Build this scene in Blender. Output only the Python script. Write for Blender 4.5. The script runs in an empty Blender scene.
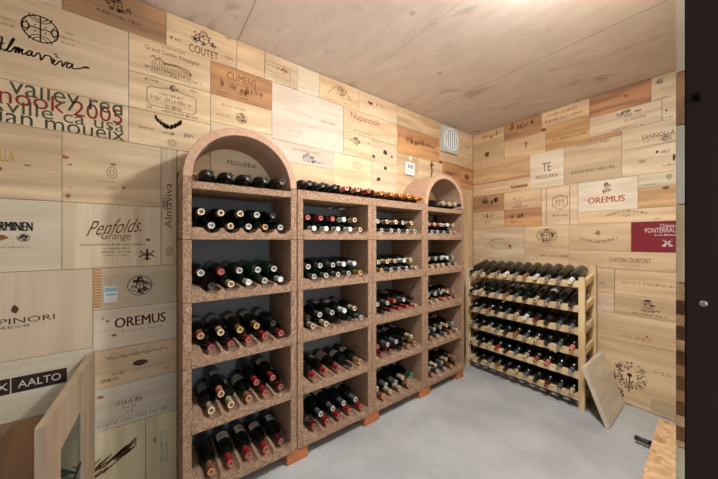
import bpy, bmesh, math, random
from mathutils import Vector, Matrix
random.seed(7)
PI = math.pi
SC = bpy.context.scene
COL = SC.collection

# ------------------------------------------------------------------ camera, world, light, exposure
ROOM_H0 = 2.4
# x runs along the rack wall towards the corner, y towards the rack wall, z up (metres)
EYE = 1.2383
cam_d = bpy.data.cameras.new('camera'); cam = bpy.data.objects.new('camera', cam_d); COL.objects.link(cam)
cam_d.sensor_width = 36.0; cam_d.lens = 36.0 * 280.0 / 718.0; cam_d.clip_start = 0.02
cam_d.shift_y = 0.0007
cam.location = (0, 0, EYE); cam.rotation_euler = (PI / 2, 0, -math.asin(0.6013))
SC.camera = cam

world = bpy.data.worlds.new('world'); SC.world = world; world.use_nodes = True
bg = world.node_tree.nodes['Background']; bg.inputs[0].default_value = (0.80, 0.90, 1.0, 1); bg.inputs[1].default_value = 0.55

def area(name, loc, rot, sx, sy, power, col):
    d = bpy.data.lights.new(name, 'AREA'); d.shape = 'RECTANGLE'; d.size = sx; d.size_y = sy; d.energy = power; d.color = col
    o = bpy.data.objects.new(name, d); COL.objects.link(o); o.location = loc; o.rotation_euler = rot
    return o
area('doorway_daylight', (0.22, -0.75, 1.25), (PI / 2, 0, 0), 0.95, 1.9, 7, (0.80, 0.90, 1.0))
LAMP = (1.25, 0.38, 2.375)
LAMP_STRENGTH = 570.0
# the photographer's flash, bounced off the ceiling
fd = bpy.data.lights.new('bounced_flash', 'SPOT'); fd.energy = 55; fd.spot_size = math.radians(95); fd.spot_blend = 1.0; fd.shadow_soft_size = 0.06; fd.color = (1.0, 0.97, 0.95)
fl = bpy.data.objects.new('bounced_flash', fd); COL.objects.link(fl); fl.location = (0.03, -0.06, 1.46)
fl.rotation_euler = Vector((0.75 - 0.03, 0.85 + 0.06, ROOM_H0 - 1.46)).to_track_quat('-Z', 'Y').to_euler()

SC.view_settings.view_transform = 'Standard'; SC.view_settings.look = 'None'
SC.view_settings.gamma = 1.0; SC.view_settings.use_curve_mapping = False
SC.view_settings.exposure = 0.0

WALL_Y = 1.7234      # face of the crate panels on the rack wall
WALL_X = 2.8815      # face of the crate panels on the end wall
ROOM_H = 2.4

# ------------------------------------------------------------------ materials
MATS = {}
def lin(r, g, b):
    f = lambda c: (c / 255 / 12.92) if c / 255 <= 0.04045 else ((c / 255 + 0.055) / 1.055) ** 2.4
    return (f(r), f(g), f(b), 1.0)

def new_mat(name):
    m = bpy.data.materials.new(name); m.use_nodes = True
    nt = m.node_tree; b = nt.nodes['Principled BSDF']
    return m, nt, b

def N(nt, t, **kw):
    n = nt.nodes.new(t)
    for k, v in kw.items(): setattr(n, k, v)
    return n

def plain(name, col, rough=0.6, metal=0.0, spec=0.5, emit=0.0):
    if name in MATS: return MATS[name]
    m, nt, b = new_mat(name)
    b.inputs['Base Color'].default_value = col; b.inputs['Roughness'].default_value = rough; b.inputs['Metallic'].default_value = metal
    b.inputs['Specular IOR Level'].default_value = spec
    if emit:
        b.inputs['Emission Color'].default_value = col; b.inputs['Emission Strength'].default_value = emit
    MATS[name] = m; return m

def wood(name, base, dark, grain='h', stripes=0.5, rough=0.62, knots=0.0, band=None):
    key = name + grain
    if key in MATS: return MATS[key]
    m, nt, b = new_mat('wood_' + key); L = nt.links
    tc = N(nt, 'ShaderNodeTexCoord'); oi = N(nt, 'ShaderNodeObjectInfo')
    mul = N(nt, 'ShaderNodeMath', operation='MULTIPLY'); mul.inputs[1].default_value = 31.0
    L.new(oi.outputs['Random'], mul.inputs[0])
    add = N(nt, 'ShaderNodeVectorMath', operation='ADD')
    L.new(tc.outputs['Object'], add.inputs[0]); L.new(mul.outputs[0], add.inputs[1])
    mp = N(nt, 'ShaderNodeMapping')
    mp.inputs['Scale'].default_value = (1.3, 6.0, 22.0) if grain == 'h' else (22.0, 6.0, 1.3)
    L.new(add.outputs[0], mp.inputs['Vector'])
    n1 = N(nt, 'ShaderNodeTexNoise'); n1.inputs['Scale'].default_value = 1.6; n1.inputs['Detail'].default_value = 6; n1.inputs['Roughness'].default_value = 0.62
    n1.inputs['Distortion'].default_value = 0.35
    L.new(mp.outputs[0], n1.inputs['Vector'])
    mp2 = N(nt, 'ShaderNodeMapping'); mp2.inputs['Scale'].default_value = (0.55, 3.0, 3.6) if grain == 'h' else (3.6, 3.0, 0.55)
    L.new(add.outputs[0], mp2.inputs['Vector'])
    n2 = N(nt, 'ShaderNodeTexNoise'); n2.inputs['Scale'].default_value = 1.5; n2.inputs['Detail'].default_value = 2
    L.new(mp2.outputs[0], n2.inputs['Vector'])
    rings = N(nt, 'ShaderNodeMath', operation='MULTIPLY'); rings.inputs[1].default_value = 26.0
    L.new(n2.outputs['Fac'], rings.inputs[0])
    sn = N(nt, 'ShaderNodeMath', operation='SINE'); L.new(rings.outputs[0], sn.inputs[0])
    mr = N(nt, 'ShaderNodeMapRange'); mr.inputs[1].default_value = -1; mr.inputs[2].default_value = 1
    L.new(sn.outputs[0], mr.inputs[0])
    mix = N(nt, 'ShaderNodeMath', operation='MULTIPLY_ADD'); mix.inputs[1].default_value = 0.40
    L.new(mr.outputs[0], mix.inputs[0])
    sub = N(nt, 'ShaderNodeMath', operation='MULTIPLY'); sub.inputs[1].default_value = 0.85
    L.new(n1.outputs['Fac'], sub.inputs[0]); L.new(sub.outputs[0], mix.inputs[2])
    rp = N(nt, 'ShaderNodeValToRGB')
    rp.color_ramp.elements[0].position = 0.38; rp.color_ramp.elements[0].color = base
    mid = tuple(base[i] * (1 - stripes) + dark[i] * stripes for i in range(3)) + (1,)
    rp.color_ramp.elements[1].position = 0.88; rp.color_ramp.elements[1].color = mid
    L.new(mix.outputs[0], rp.inputs[0])
    out = rp.outputs[0]
    mp3 = N(nt, 'ShaderNodeMapping'); mp3.inputs['Scale'].default_value = (1.6, 8.0, 75.0) if grain == 'h' else (75.0, 8.0, 1.6)
    L.new(add.outputs[0], mp3.inputs['Vector'])
    n3 = N(nt, 'ShaderNodeTexNoise'); n3.inputs['Scale'].default_value = 2.0; n3.inputs['Detail'].default_value = 3; L.new(mp3.outputs[0], n3.inputs['Vector'])
    fr = N(nt, 'ShaderNodeMapRange'); fr.inputs[1].default_value = 0.48; fr.inputs[2].default_value = 0.78; fr.inputs[4].default_value = 0.38; L.new(n3.outputs['Fac'], fr.inputs[0])
    mf = N(nt, 'ShaderNodeMix', data_type='RGBA'); L.new(fr.outputs[0], mf.inputs['Factor']); L.new(out, mf.inputs['A']); mf.inputs['B'].default_value = dark
    out = mf.outputs['Result']
    # each board its own slight tone
    hsv = N(nt, 'ShaderNodeHueSaturation'); L.new(out, hsv.inputs['Color'])
    vr = N(nt, 'ShaderNodeMapRange'); vr.inputs[3].default_value = 0.90; vr.inputs[4].default_value = 1.08
    L.new(oi.outputs['Random'], vr.inputs[0]); L.new(vr.outputs[0], hsv.inputs['Value'])
    out = hsv.outputs[0]
    if band:
        sx = N(nt, 'ShaderNodeSeparateXYZ'); L.new(tc.outputs['Object'], sx.inputs[0])
        wob = N(nt, 'ShaderNodeMath', operation='MULTIPLY_ADD'); wob.inputs[1].default_value = 0.05; L.new(n2.outputs['Fac'], wob.inputs[0]); L.new(sx.outputs['Z'], wob.inputs[2])
        r2 = N(nt, 'ShaderNodeValToRGB'); els = r2.color_ramp.elements
        els[0].position = 0.0; els[0].color = (0, 0, 0, 1); els[1].position = 1.0; els[1].color = (0, 0, 0, 1)
        for p, c in band:
            e = els.new(p); e.color = (c, c, c, 1)
        mrz = N(nt, 'ShaderNodeMapRange'); mrz.inputs[1].default_value = -0.10; mrz.inputs[2].default_value = 0.12; L.new(wob.outputs[0], mrz.inputs[0]); L.new(mrz.outputs[0], r2.inputs[0])
        mx = N(nt, 'ShaderNodeMix', data_type='RGBA'); mx.inputs['B'].default_value = dark
        L.new(r2.outputs[0], mx.inputs['Factor']); L.new(out, mx.inputs['A']); out = mx.outputs['Result']
    L.new(out, b.inputs['Base Color']); b.inputs['Roughness'].default_value = rough; b.inputs['Specular IOR Level'].default_value = 0.3
    bp = N(nt, 'ShaderNodeBump'); bp.inputs['Strength'].default_value = 0.12; bp.inputs['Distance'].default_value = 0.002
    L.new(n1.outputs['Fac'], bp.inputs['Height']); L.new(bp.outputs[0], b.inputs['Normal'])
    MATS[key] = m; return m

WOODS = {
    'pale': (lin(222, 194, 162), lin(170, 125, 85)), 'white': (lin(226, 211, 192), lin(180, 150, 122)), 'bright': (lin(228, 210, 190), lin(198, 174, 150)),
    'cream': (lin(222, 200, 170), lin(178, 140, 98)), 'pine': (lin(224, 190, 146), lin(176, 122, 70)), 'honey': (lin(220, 178, 126), lin(165, 104, 52)),
    'gold': (lin(208, 162, 100), lin(160, 104, 50)), 'stripy': (lin(222, 188, 146), lin(150, 92, 50)), 'orange': (lin(208, 148, 86), lin(150, 84, 36)),
    'rust': (lin(196, 130, 78), lin(128, 68, 34)), 'brown': (lin(188, 132, 84), lin(122, 74, 40)), 'tan': (lin(205, 166, 124), lin(150, 102, 62)),
    'grey': (lin(198, 172, 146), lin(150, 120, 95)), 'ashen': (lin(214, 208, 196), lin(165, 150, 130)), 'greenish': (lin(208, 198, 158), lin(160, 140, 92)),
    'rosy': (lin(222, 186, 158), lin(178, 126, 95)), 'crimson': (lin(134, 32, 42), lin(116, 26, 36)), 'boardend': (lin(205, 166, 124), lin(150, 102, 62)), 'joint': (lin(128, 84, 50), lin(84, 48, 26)), 'stripe': (lin(220, 180, 130), lin(168, 94, 46)),
}
LIFT = {k: 0.0 if k in ('crimson', 'joint', 'bright', 'boardend') else 0.15 if k in ('orange', 'rust', 'brown', 'stripe', 'gold') else 0.42 for k in WOODS}
def panel_wood(k, g):
    pale = lin(236, 220, 186); b, d = (tuple(c[i] * (1 - LIFT[k]) + pale[i] * LIFT[k] for i in range(3)) + (1,) for c in WOODS[k])
    if k == 'stripe': return wood(k, b, d, g, 0.5, band=[(0.14, 0), (0.24, 1), (0.62, 0.85), (0.74, 0)])
    return wood(k, b, d, g, {'crimson': 0.3, 'stripy': 1.0, 'greenish': 0.9, 'white': 0.6, 'bright': 0.5, 'grey': 0.6}.get(k, 0.9))

INKS = {'ink': (80, 56, 40), 'black': (30, 24, 20), 'sepia': (118, 74, 44), 'faint': (160, 122, 88), 'green': (76, 82, 58), 'dkgreen': (70, 70, 52), 'olive': (88, 84, 58),
        'red': (138, 48, 38), 'wine': (98, 26, 34), 'redbrown': (178, 92, 74), 'gold': (196, 148, 46), 'purple': (120, 84, 92), 'bluish': (120, 124, 132), 'orange': (196, 128, 66),
        'pink': (206, 160, 146), 'paper': (228, 206, 200), 'band': (56, 38, 30), 'ashl': (214, 208, 196), 'stickerw': (222, 226, 224), 'stickerb': (150, 190, 205), 'knot': (140, 96, 62),
        'knotb': (164, 100, 56), 'redknot': (126, 56, 40), 'ochre': (150, 104, 54), 'smudge': (170, 146, 118)}
def ink(k): return plain('print_' + k, lin(*INKS[k]), 0.7, spec=0.2)

def speckled(name, cols, scale, rough, bump):
    if name in MATS: return MATS[name]
    m, nt, b = new_mat(name); L = nt.links
    tc = N(nt, 'ShaderNodeTexCoord')
    v = N(nt, 'ShaderNodeTexVoronoi'); v.inputs['Scale'].default_value = scale; v.inputs['Randomness'].default_value = 1
    nz = N(nt, 'ShaderNodeTexNoise'); nz.inputs['Scale'].default_value = scale * 0.6; nz.inputs['Detail'].default_value = 3
    mv = N(nt, 'ShaderNodeMix', data_type='RGBA', blend_type='ADD'); mv.inputs['Factor'].default_value = 0.02
    L.new(tc.outputs['Object'], v.inputs['Vector']); L.new(tc.outputs['Object'], nz.inputs['Vector'])
    sp = N(nt, 'ShaderNodeSeparateColor'); L.new(v.outputs['Color'], sp.inputs[0])
    rp = N(nt, 'ShaderNodeValToRGB'); els = rp.color_ramp.elements
    els[0].position = 0; els[0].color = cols[0]; els[1].position = 1; els[1].color = cols[-1]
    for i, c in enumerate(cols[1:-1]):
        e = els.new((i + 1) / (len(cols) - 1)); e.color = c
    mm = N(nt, 'ShaderNodeMath', operation='MULTIPLY_ADD'); mm.inputs[1].default_value = 0.62
    L.new(sp.outputs[0], mm.inputs[0])
    m2 = N(nt, 'ShaderNodeMath', operation='MULTIPLY'); m2.inputs[1].default_value = 0.38; L.new(nz.outputs['Fac'], m2.inputs[0]); L.new(m2.outputs[0], mm.inputs[2])
    L.new(mm.outputs[0], rp.inputs[0]); L.new(rp.outputs[0], b.inputs['Base Color'])
    b.inputs['Roughness'].default_value = rough; b.inputs['Specular IOR Level'].default_value = 0.2
    bp = N(nt, 'ShaderNodeBump'); bp.inputs['Strength'].default_value = bump; bp.inputs['Distance'].default_value = 0.004
    L.new(mm.outputs[0], bp.inputs['Height']); L.new(bp.outputs[0], b.inputs['Normal'])
    MATS[name] = m; return m
CHIP = speckled('clay_chip_block', [lin(70, 50, 40), lin(140, 108, 86), lin(166, 132, 106), lin(182, 148, 120), lin(220, 190, 160)], 150, 0.85, 0.5)
CLAY = speckled('smooth_terracotta', [lin(186, 146, 120), lin(194, 156, 130), lin(202, 166, 142)], 60, 0.8, 0.1)
FOOTC = speckled('foot_terracotta', [lin(178, 106, 66), lin(196, 122, 78), lin(206, 136, 92)], 60, 0.8, 0.1)
OSB = speckled('strand_board', [lin(150, 104, 66), lin(206, 162, 116), lin(222, 184, 138), lin(236, 206, 166)], 42, 0.75, 0.3)

def concrete(name, c1, c2, seams):
    m, nt, b = new_mat(name); L = nt.links
    tc = N(nt, 'ShaderNodeTexCoord')
    mp = N(nt, 'ShaderNodeMapping'); mp.inputs['Scale'].default_value = (4.0, 1.8, 1.0) if seams else (1, 1, 1)
    L.new(tc.outputs['Object'], mp.inputs['Vector'])
    n = N(nt, 'ShaderNodeTexNoise'); n.inputs['Scale'].default_value = 3.0 if seams else 2.2; n.inputs['Detail'].default_value = 8; n.inputs['Roughness'].default_value = 0.6
    L.new(mp.outputs[0], n.inputs['Vector'])
    rp = N(nt, 'ShaderNodeValToRGB'); rp.color_ramp.elements[0].position = 0.34; rp.color_ramp.elements[0].color = c1
    rp.color_ramp.elements[1].position = 0.66; rp.color_ramp.elements[1].color = c2
    L.new(n.outputs['Fac'], rp.inputs[0]); out = rp.outputs[0]
    # dark stains
    s = N(nt, 'ShaderNodeTexNoise'); s.inputs['Scale'].default_value = 6.0 if seams else 3.0; s.inputs['Detail'].default_value = 3; s.inputs['Distortion'].default_value = 0.4
    mps = N(nt, 'ShaderNodeMapping'); mps.inputs['Scale'].default_value = (1.0, 0.62, 1.0); mps.inputs['Location'].default_value = (3.1, 1.7, 0)
    L.new(tc.outputs['Object'], mps.inputs['Vector']); L.new(mps.outputs[0], s.inputs['Vector'])
    r2 = N(nt, 'ShaderNodeValToRGB'); r2.color_ramp.elements[0].position = 0.62 if seams else 0.6; r2.color_ramp.elements[0].color = (0, 0, 0, 1)
    r2.color_ramp.elements[1].position = 0.72 if seams else 0.8; r2.color_ramp.elements[1].color = (0.5, 0.5, 0.5, 1) if seams else (0.3, 0.3, 0.3, 1)
    L.new(s.outputs['Fac'], r2.inputs[0])
    mx = N(nt, 'ShaderNodeMix', data_type='RGBA'); L.new(r2.outputs[0], mx.inputs['Factor']); L.new(out, mx.inputs['A']); mx.inputs['B'].default_value = tuple(v * 0.45 for v in c1[:3]) + (1,)
    out = mx.outputs['Result']
    if seams:   # small dark pits and rust spots
        vo = N(nt, 'ShaderNodeTexVoronoi'); vo.inputs['Scale'].default_value = 5.5; L.new(tc.outputs['Object'], vo.inputs['Vector'])
        spc = N(nt, 'ShaderNodeSeparateColor'); L.new(vo.outputs['Color'], spc.inputs[0])
        rad = N(nt, 'ShaderNodeMapRange'); rad.inputs[1].default_value = 0.45; rad.inputs[2].default_value = 1.0; rad.inputs[3].default_value = 0.0; rad.inputs[4].default_value = 0.16; L.new(spc.outputs[0], rad.inputs[0])
        wv = N(nt, 'ShaderNodeMath', operation='MULTIPLY_ADD'); wv.inputs[1].default_value = 0.22; L.new(n.outputs['Fac'], wv.inputs[0]); L.new(vo.outputs['Distance'], wv.inputs[2])
        df = N(nt, 'ShaderNodeMath', operation='SUBTRACT'); L.new(wv.outputs[0], df.inputs[0]); L.new(rad.outputs[0], df.inputs[1])
        sm = N(nt, 'ShaderNodeMapRange'); sm.inputs[1].default_value = 0.06; sm.inputs[2].default_value = 0.13; sm.inputs[3].default_value = 0.5; sm.inputs[4].default_value = 0.0; L.new(df.outputs[0], sm.inputs[0])
        m4 = N(nt, 'ShaderNodeMix', data_type='RGBA'); L.new(sm.outputs[0], m4.inputs['Factor']); L.new(out, m4.inputs['A']); m4.inputs['B'].default_value = tuple(v * 0.4 for v in c1[:3]) + (1,)
        out = m4.outputs['Result']
    if seams:
        sx = N(nt, 'ShaderNodeSeparateXYZ'); L.new(tc.outputs['Object'], sx.inputs[0])
        prev = out
        for pos, wdt, st in seams:
            d = N(nt, 'ShaderNodeMath', operation='SUBTRACT'); d.inputs[1].default_value = pos; L.new(sx.outputs['X'], d.inputs[0])
            a = N(nt, 'ShaderNodeMath', operation='ABSOLUTE'); L.new(d.outputs[0], a.inputs[0])
            mr = N(nt, 'ShaderNodeMapRange'); mr.inputs[1].default_value = 0.0; mr.inputs[2].default_value = wdt; mr.inputs[3].default_value = st; mr.inputs[4].default_value = 0.0
            L.new(a.outputs[0], mr.inputs[0])
            mz = N(nt, 'ShaderNodeMix', data_type='RGBA'); L.new(mr.outputs[0], mz.inputs['Factor']); L.new(prev, mz.inputs['A']); mz.inputs['B'].default_value = tuple(v * 0.35 for v in c1[:3]) + (1,)
            prev = mz.outputs['Result']
        out = prev
    L.new(out, b.inputs['Base Color']); b.inputs['Roughness'].default_value = 0.75 if seams else 0.5; b.inputs['Specular IOR Level'].default_value = 0.3
    bp = N(nt, 'ShaderNodeBump'); bp.inputs['Strength'].default_value = 0.15; bp.inputs['Distance'].default_value = 0.004
    L.new(n.outputs['Fac'], bp.inputs['Height']); L.new(bp.outputs[0], b.inputs['Normal'])
    return m
CEIL = concrete('ceiling_concrete', lin(212, 198, 187), lin(223, 210, 200), [(0.416, 0.006, 0.8), (2.01, 0.006, 0.75), (1.22, 0.005, 0.35), (2.42, 0.005, 0.3), (0.82, 0.004, 0.2), (1.62, 0.004, 0.2)])
FLOORM = concrete('floor_concrete', lin(166, 165, 163), lin(192, 191, 189), None)
GREYWALL = plain('grey_paint', lin(150, 150, 152), 0.85)
BACKING = plain('shadowed_backing_timber', lin(120, 84, 56), 0.8)
DARKMETAL = plain('dark_brown_metal', lin(46, 30, 24), 0.45, 0.3)
GLASS = plain('dark_bottle_glass', (0.006, 0.009, 0.006, 1), 0.14, spec=0.36)
GLASSG = plain('green_bottle_glass', (0.006, 0.016, 0.008, 1), 0.14, spec=0.36)
GLASSB = plain('brown_bottle_glass', (0.012, 0.007, 0.004, 1), 0.14, spec=0.36)
WHITE = plain('white_plastic', lin(232, 234, 232), 0.4)
STEEL = plain('brushed_steel', lin(190, 190, 190), 0.35, 1.0)
CAPS = {
    'k': ('black', plain('black_capsule', lin(34, 26, 26), 0.3), plain('black_capsule_end', lin(70, 54, 50), 0.4)),
    's': ('silver-grey', plain('silver_capsule', lin(118, 116, 114), 0.35, 0.4), plain('silver_capsule_end', lin(214, 206, 192), 0.45)),
    'c': ('cream', plain('cream_capsule', lin(186, 160, 126), 0.4), plain('cream_capsule_end', lin(240, 216, 178), 0.5)),
    'g': ('gold', plain('gold_capsule', lin(176, 134, 66), 0.35, 0.3), plain('gold_capsule_end', lin(226, 186, 112), 0.4)),
    'r': ('red', plain('red_capsule', lin(152, 38, 40), 0.4), plain('red_capsule_end', lin(200, 96, 88), 0.45)),
    'm': ('maroon', plain('maroon_capsule', lin(96, 28, 36), 0.35), plain('maroon_capsule_end', lin(168, 96, 88), 0.45)),
    'w': ('white', plain('white_capsule', lin(220, 218, 210), 0.4), plain('white_capsule_end', lin(240, 236, 226), 0.5)),
    'p': ('pinkish', plain('pink_capsule', lin(206, 120, 100), 0.4), plain('pink_capsule_end', lin(232, 176, 158), 0.5)),
    'b': ('copper-brown', plain('copper_capsule', lin(140, 86, 58), 0.35), plain('copper_capsule_end', lin(222, 164, 118), 0.45)),
    'n': ('green', plain('green_capsule', lin(34, 92, 66), 0.35), plain('green_capsule_end', lin(110, 160, 130), 0.45)),
    'a': ('amber', plain('amber_capsule', lin(196, 118, 52), 0.35), plain('amber_capsule_end', lin(232, 172, 96), 0.45)),
}
RIM = plain('capsule_hollow', lin(120, 80, 56), 0.6)
LABELM = [plain('cream_bottle_label', lin(226, 218, 198), 0.7), plain('white_bottle_label', lin(232, 230, 224), 0.7), plain('grey_bottle_label', lin(176, 172, 164), 0.7)]
LABELP = plain('label_print', lin(90, 70, 60), 0.7)

# ------------------------------------------------------------------ helpers
class MB:
    """collects shapes and builds them as one mesh object"""
    def __init__(self): self.v, self.f, self.mi = [], [], []
    def add(self, verts, faces, mi=0):
        n = len(self.v); self.v += [tuple(p) for p in verts]; self.f += [tuple(i + n for i in q) for q in faces]; self.mi += [mi] * len(faces)
    def box(self, x0, x1, y0, y1, z0, z1, mi=0):
        self.add([(x0, y0, z0), (x1, y0, z0), (x1, y1, z0), (x0, y1, z0), (x0, y0, z1), (x1, y0, z1), (x1, y1, z1), (x0, y1, z1)],
                 [(0, 3, 2, 1), (4, 5, 6, 7), (0, 1, 5, 4), (1, 2, 6, 5), (2, 3, 7, 6), (3, 0, 4, 7)], mi)
    def prism(self, prof, axis, a, b, mi=0):
        """extrude a closed 2D profile; axis 'y': profile is (x, z); axis 'x': profile is (y, z)"""
        f = (lambda p, t: (p[0], t, p[1])) if axis == 'y' else (lambda p, t: (t, p[0], p[1]))
        n = len(prof); vs = [f(p, a) for p in prof] + [f(p, b) for p in prof]
        fs = [tuple(range(n)), tuple(range(2 * n - 1, n - 1, -1))] + [(i, i + n, (i + 1) % n + n, (i + 1) % n) for i in range(n)]
        self.add(vs, fs, mi)
    def lathe(self, prof, seg, mis=None, axis='x'):
        """prof = [(t, r)] turned about the local x (or z) axis"""
        n0 = len(prof); vs = []
        for t, r in prof:
            for k in range(seg):
                a = 2 * PI * k / seg
                vs.append((t, r * math.cos(a), r * math.sin(a)) if axis == 'x' else (r * math.cos(a), r * math.sin(a), t))
        base = len(self.v); self.v += vs
        for i in range(n0 - 1):
            for k in range(seg):
                k2 = (k + 1) % seg
                self.f.append(tuple(base + q for q in (i * seg + k, (i + 1) * seg + k, (i + 1) * seg + k2, i * seg + k2)))
                self.mi.append(mis[i] if mis else 0)
    def mesh(self, name, mats, smooth=False):
        me = bpy.data.meshes.new(name); me.from_pydata(self.v, [], self.f)
        for m in (mats if isinstance(mats, (list, tuple)) else [mats]): me.materials.append(m)
        me.polygons.foreach_set('material_index', self.mi)
        bm = bmesh.new(); bm.from_mesh(me); bmesh.ops.recalc_face_normals(bm, faces=bm.faces); bm.to_mesh(me); bm.free()
        if smooth: me.polygons.foreach_set('use_smooth', [True] * len(me.polygons))
        me.update(); return me
    def build(self, name, mats, parent=None, bevel=0.0, smooth=False, loc=None):
        o = bpy.data.objects.new(name, self.mesh(name, mats, smooth)); COL.objects.link(o)
        if parent: o.parent = parent
        if loc: o.location = loc
        if bevel:
            md = o.modifiers.new('bevel', 'BEVEL'); md.width = bevel; md.segments = 2; md.limit_method = 'ANGLE'; md.angle_limit = 0.7
        if smooth:
            try:
                md = None; o.data.set_sharp_from_angle(angle=0.7)
            except Exception: pass
        return o

def thing(name, label, cat, loc=(0, 0, 0), rot=(0, 0, 0), group=None):
    o = bpy.data.objects.new(name, None); COL.objects.link(o); o.empty_display_size = 0.05
    o.location = loc; o.rotation_euler = rot; tag(o, label, cat, group); return o
def tag(o, label, cat, group=None):
    o['label'] = label; o['category'] = cat
    if group: o['group'] = group
    return o
def struct(o): o['kind'] = 'structure'; return o

_font = {}
def glyphs(text, bold=0.0):
    """flat outline mesh of a text as (verts, faces) in its own plane"""
    if (text, bold) not in _font:
        c = bpy.data.curves.new('lettering', 'FONT'); c.body = text; c.resolution_u = 3; c.fill_mode = 'FRONT'; c.offset = bold
        o = bpy.data.objects.new('lettering', c); COL.objects.link(o)
        dg = bpy.context.evaluated_depsgraph_get(); me = bpy.data.meshes.new_from_object(o.evaluated_get(dg))
        _font[(text, bold)] = ([tuple(v.co[:2]) for v in me.vertices], [tuple(p.vertices) for p in me.polygons])
        bpy.data.objects.remove(o); bpy.data.curves.remove(c); bpy.data.meshes.remove(me)
    return _font[(text, bold)]

def ribbon(mb, pts, w, y=-0.0006, closed=False):
    pts = list(pts)
    if closed: pts.append(pts[0])
    for (x0, z0), (x1, z1) in zip(pts[:-1], pts[1:]):
        dx, dz = x1 - x0, z1 - z0; l = math.hypot(dx, dz)
        if l < 1e-6: continue
        ex, ez = dx / l * w * 0.35, dz / l * w * 0.35; nx, nz = -dz / l * w / 2, dx / l * w / 2
        mb.add([(x0 - ex + nx, y, z0 - ez + nz), (x0 - ex - nx, y, z0 - ez - nz), (x1 + ex - nx, y, z1 + ez - nz), (x1 + ex + nx, y, z1 + ez + nz)], [(0, 1, 2, 3)])
def blob(mb, pts, y=-0.0006): mb.add([(p[0], y, p[1]) for p in pts], [tuple(range(len(pts)))])
def ell(cx, cz, rx, rz, n=28, a0=0, a1=2 * PI):
    return [(cx + rx * math.cos(a0 + (a1 - a0) * i / n), cz + rz * math.sin(a0 + (a1 - a0) * i / n)) for i in range(n + (0 if abs(a1 - a0) > 6.2 else 1))]

# ------------------------------------------------------------------ room shell
mb = MB(); mb.box(-1.2, 3.05, -1.6, 1.95, -0.1, 0.0); struct(mb.build('floor', FLOORM))
mb = MB(); mb.box(-1.2, 3.05, -0.3, 1.95, ROOM_H, ROOM_H + 0.12); struct(mb.build('ceiling', CEIL))
# rack wall: timber-faced except for the grey niche the clay racks stand in
by = WALL_Y + 0.0135
mb = MB(); mb.box(-1.2, 0.118, by, 1.95, 0, ROOM_H); mb.box(2.288, 3.05, by, 1.95, 0, ROOM_H); mb.box(0.118, 2.288, by, 1.95, 1.522, ROOM_H)
mb.box(0.118, 2.288, 1.80, 1.95, 0, 1.522, 1)
struct(mb.build('wall_left', [BACKING, GREYWALL]))
bx = WALL_X + 0.0135
mb = MB(); mb.box(bx, 3.05, -0.3, by, 0, ROOM_H); struct(mb.build('wall_back', BACKING))
mb = MB(); mb.box(0.80, bx, -0.16, 0.05, 0, ROOM_H); mb.box(-1.2, -0.36, -0.16, 0.05, 0, ROOM_H); mb.box(-0.36, 0.80, -0.16, 0.05, 2.08, ROOM_H)
struct(mb.build('wall_right', GREYWALL))
mb = MB(); mb.box(-1.2, -1.08, 0.05, by, 0, ROOM_H); struct(mb.build('wall_front', plain('pale_plaster', lin(214, 200, 180), 0.85)))
# dark steel door frame lining the doorway the picture is taken from
mb = MB(); mb.box(0.775, 0.80, -0.19, 0.0495, 0, 2.08); mb.box(-0.36, -0.335, -0.19, 0.0495, 0, 2.08); mb.box(-0.335, 0.775, -0.19, 0.0495, 2.055, 2.08)
dfr = struct(mb.build('door_1', DARKMETAL, bevel=0.002))
mb = MB(); mb.box(0.766, 0.7752, 0.033, 0.041, 1.484, 1.496); mb.box(0.760, 0.7752, 0.036, 0.040, 1.488, 1.492); mb.build('strike_hook', plain('black_metal', lin(16, 14, 16), 0.3, 0.6), dfr)
mb = MB(); mb.lathe([(0.0, 0.0), (0.0, 0.005), (0.008, 0.005), (0.010, 0.003), (0.010, 0.0)], 14)
o = mb.build('catch_stud', STEEL, dfr, smooth=True, loc=(0.7752, 0.029, 1.128)); o.rotation_euler = (0, 0, PI)

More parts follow.
